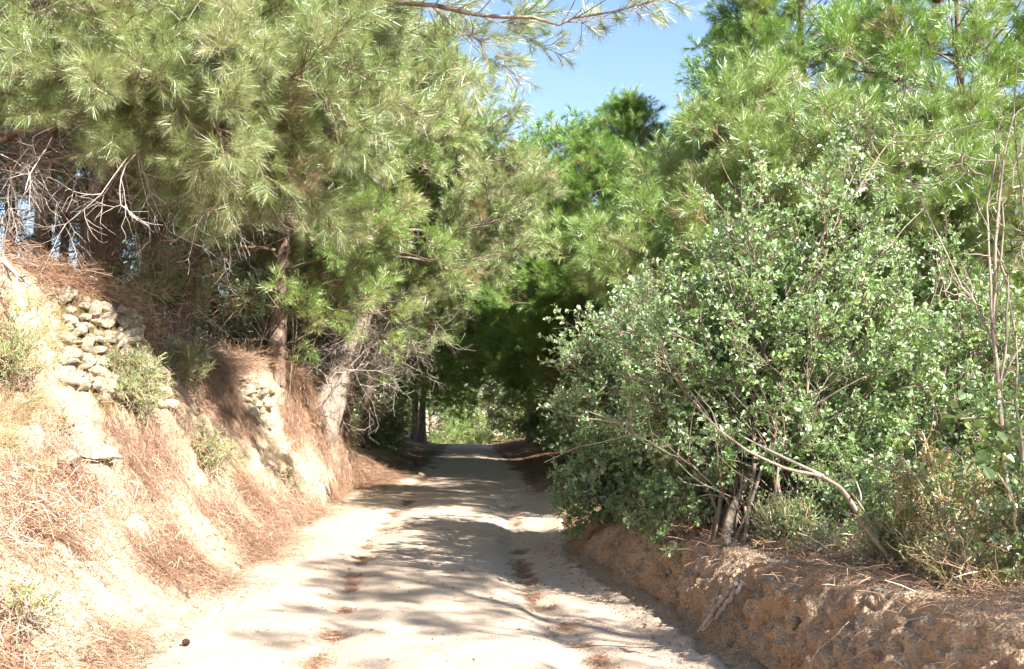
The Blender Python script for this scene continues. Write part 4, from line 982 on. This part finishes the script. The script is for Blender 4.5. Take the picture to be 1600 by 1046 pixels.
# ------------------------------------------------------------------ fallen branch, bare sapling, roots, twigs
fb = hit(1425, 895); t = thing('fallen_branch', 'forked grey dead branch propped on the earth bank in front of the shrub', 'branch', fb); Db = fb[1]
def rel(path, o): return np.array(path) - np.array(o.location)
def part_tubes(name, curves, mat, parent, sides=8, seed=1, rough=.12):
    v, f = tubes(curves, sides); R = np.mean([np.mean(c[1]) for c in curves])
    v = v + rough * R * 6 * noise(v * 9 + seed)[:, None] * unit(np.array([1, .6, .8])); return mesh_obj(name, v, f, mat, parent)
m1 = bez(rel([fb - (0, 0, .08), at(1370, 848, Db), at(1338, 800, Db - .05), at(1318, 765, Db - .1), at(1285, 744, Db - .15), at(1235, 736, Db - .15), at(1170, 706, Db - .2), at(1122, 672, Db - .2), at(1090, 636, Db - .2)], t), 26)
part_tubes('main_limb', [(m1, np.linspace(.019, .003, 26))], M['stem_grey'], t)
part_tubes('fork', [(bez(rel([at(1287, 745, Db - .15), at(1225, 715, Db - .1), at(1163, 684, Db - .1)], t), 10), np.linspace(.011, .004, 10)), (bez(rel([at(1342, 806, Db - .05), at(1346, 775, Db), at(1338, 752, Db)], t), 8), np.linspace(.010, .004, 8)), (bez(rel([at(1122, 672, Db - .2), at(1112, 640, Db - .2), at(1085, 610, Db - .2)], t), 8), np.linspace(.005, .002, 8))], M['dead'], t)
part_tubes('side_limb', [(bez(rel([fb + (.12, .1, -.08), at(1395, 850, Db + .1), at(1352, 800, Db + .1), at(1330, 770, Db + .05)], t), 12), np.linspace(.017, .008, 12))], M['stem'], t)

sp_ = at(1590, 780, 6.0); sp_ = ground_pt(sp_[0], 6.0); t = thing('bare_sapling', 'grey bare sapling with thin tall stems at the picture edge', 'sapling', sp_)
rng = np.random.default_rng(77); cv = []
for path, r_ in [([sp_ - (0, 0, .1), at(1575, 720, 6), at(1560, 600, 6), at(1553, 480, 6), at(1560, 330, 6), at(1578, 180, 6), at(1590, 90, 6)], .026), ([at(1556, 560, 6), at(1542, 430, 6), at(1548, 300, 6), at(1562, 190, 6), at(1566, 130, 6)], .013),
                 ([at(1562, 600, 6), at(1585, 480, 6), at(1560, 400, 6), at(1575, 300, 6), at(1598, 210, 6)], .012), ([at(1560, 540, 6), at(1500, 440, 6.1), at(1440, 320, 6.2), at(1410, 260, 6.2)], .010), ([at(1553, 470, 6), at(1590, 400, 5.9), at(1640, 300, 5.9)], .010),
                 ([at(1545, 280, 6), at(1500, 255, 6), at(1490, 215, 6)], .008), ([at(1558, 520, 6), at(1520, 465, 6), at(1470, 455, 6)], .008), ([at(1565, 610, 6), at(1600, 520, 6), at(1640, 470, 6)], .01), ([sp_ + (.1, .1, 0), at(1590, 600, 6.1), at(1566, 400, 6.1), at(1556, 220, 6.1)], .014)]:
    b_ = bez(np.array(path), 14); b_[1:-1] += rng.normal(size=(12, 3)) * .012; cv.append((b_ - sp_, np.linspace(r_ * .7, .003, 14)))
    for j in range(5):
        k = rng.integers(4, 13); w2 = wander(b_[k], rng.normal(size=3) + np.array([0, 0, .6]), rng.uniform(.15, .4), 6, rng, .03, .2); cv.append((w2 - sp_, np.linspace(.004, .002, 6)))
part_tubes('stems', cv, M['stem_grey'], t, 6)
def big_leaf(seed):
    V, F = [], []; leaf_shape(V, F, np.zeros(3), np.array([0, 1., 0]), np.array([1., 0, 0]), .075, .05, .15)
    me = bpy.data.meshes.new('broad leaf'); me.from_pydata([tuple(v) for v in V], [], F); me.materials.append(M['green_leaf']); return me
BL = big_leaf(1)
t = thing('leafy_sapling', 'sapling with broad fresh green leaves at the picture edge, above the yellowing bush', 'sapling', ground_pt(at(1600, 800, 5.2)[0], 5.2)); o_ = np.array(t.location); cv = []
for path in ([o_ - (0, 0, .1), at(1590, 760, 5.2), at(1572, 680, 5.2), at(1565, 610, 5.2)], [o_ - (0, 0, .1), at(1600, 700, 5.2), at(1545, 650, 5.15), at(1500, 655, 5.1)], [o_ - (0, 0, .1), at(1612, 600, 5.2), at(1605, 380, 5.2), at(1588, 240, 5.2), at(1585, 190, 5.2)], [at(1572, 690, 5.2), at(1540, 700, 5.1), at(1510, 735, 5.1)]):
    b_ = bez(np.array(path), 12); cv.append((b_ - o_, np.linspace(.008, .003, 12)))
    for k in range(2, 12):
        for j in range(5):
            p = b_[k] + rng.normal(size=3) * .045; put(BL, 'leaf', p - o_, rng.normal(size=3) * (.7, .7, 3), rng.uniform(.55, 1.15), t)
part_tubes('stems', cv, M['stem'], t, 6)

rt = hit(1140, 965); t = thing('dead_root', 'twisted grey root end hanging down the face of the earth bank', 'root', rt)
off = np.array([-.13, -.10, .04])
rr_ = np.random.default_rng(4)
for i, (path, r_) in enumerate([([hit(1178, 912) + off, hit(1158, 935) + off, hit(1137, 962) + off, hit(1118, 992) + off], .024), ([hit(1186, 918) + off, hit(1160, 948) + off, hit(1146, 968) + off, hit(1121, 990) + off], .020), ([hit(1165, 905) + off, hit(1146, 928) + off, hit(1131, 965) + off], .010), ([hit(1190, 900) + off, hit(1175, 930) + off, hit(1150, 955) + off], .008), ([hit(1095, 930) + off, hit(1120, 915) + off, hit(1160, 900) + off], .006)]):
    b_ = bez(np.array(path), 26); b_[1:-1] += rr_.normal(size=(24, 3)) * .006; part_tubes('root_strand', [(b_ - rt, r_ * (1 + .3 * noise(np.stack([np.linspace(0, 6, 26), np.full(26, i * 3.), np.zeros(26)], 1))) * np.linspace(1, .55, 26))], M['stem_grey'], t, 10, i, .08)
rng = np.random.default_rng(9); cv = []
for k in range(70):
    y = rng.choice([rng.uniform(7.2, 9.2), rng.uniform(4.6, 11)]); x = edge_r(y) + bank_r_w(y) * rng.uniform(.4, .85); a = ground_pt(x, y, -.02); d = np.array([-1, rng.normal() * .6, rng.uniform(-.6, .4)])
    n_ = 8; pts = [a]; d = unit(d); L = rng.uniform(.15, .5)
    for j in range(n_ - 1):
        d = unit(d + np.array([0, 0, -.35]) + rng.normal(size=3) * .3); q = pts[-1] + d * L / n_; g = float(land(q[:1], q[1:2])[0]); q[2] = max(q[2], g + .01); pts.append(q)
    cv.append((np.array(pts) - rt * 0, np.linspace(rng.uniform(.0015, .0035), .001, n_)))
v, f = tubes(cv, 4); tag(mesh_obj('hanging_roots', v, f, M['dead']), 'tangle of thin pale roots hanging from the crest of the earth bank', 'roots', kind='stuff')

def stick(label, path, r_, mat='dead', kids=3, seed=1, name='stick'):
    path = np.array(path); o = path[0]; rng = np.random.default_rng(seed); b_ = bez(path, 14); b_[1:-1] += rng.normal(size=(12, 3)) * (.008, .008, .003); cv = [(b_ - o, np.linspace(r_, r_ * .4, 14))]
    for j in range(kids):
        k = rng.integers(4, 12); d = unit(b_[k + 1] - b_[k]); w2 = wander(b_[k], unit(d + perp(d, rng) * .7), rng.uniform(.1, .25), 6, rng, 0, .15); w2[:, 2] = np.maximum(w2[:, 2], land(w2[:, 0], w2[:, 1]) + .01); cv.append((w2 - o, np.linspace(r_ * .5, r_ * .2, 6)))
    v, f = tubes(cv, 6); ob = mesh_obj(name, v, f, M[mat]); ob.location = o; return tag(ob, label, 'stick')
up = np.array([0, 0, .02])
stick('thin forked twig lying across the road', [hit(573, 848) + up, hit(600, 838) + up * 2, hit(622, 827) + up], .006, 'twig', 4, 2)
stick('white dead branch on the brown mound at the frame edge', [hit(-20, 415) + up, at(5, 405, 8.8), at(25, 432, 8.7), at(48, 446, 8.7)], .03, 'dead', 5, 3, 'dead_branch')
stick('short dark stick at the foot of the needle slope', [hit(368, 882) + up, hit(385, 893) + up], .008, 'twig', 1, 4)
stick('grey stick on the bank slope below the dry shrub', [hit(300, 770) + up * 2, hit(340, 800) + up * 2, hit(360, 830) + up], .006, 'dead', 2, 5)
stick('curled dead branch lying against the leaning pine', [at(455, 590, bC[1] - .2), at(480, 572, bC[1] - .3), at(505, 580, bC[1] - .3), at(512, 600, bC[1] - .2)], .03, 'dead', 4, 6, 'dead_branch')
p = hit(286, 1010); o = put(CONE, 'fallen_cone', p + np.array([0, 0, .03]), (1.5, .3, .8), .75); tag(o, 'open pine cone lying on the sand near the lower corner', 'pine cone')
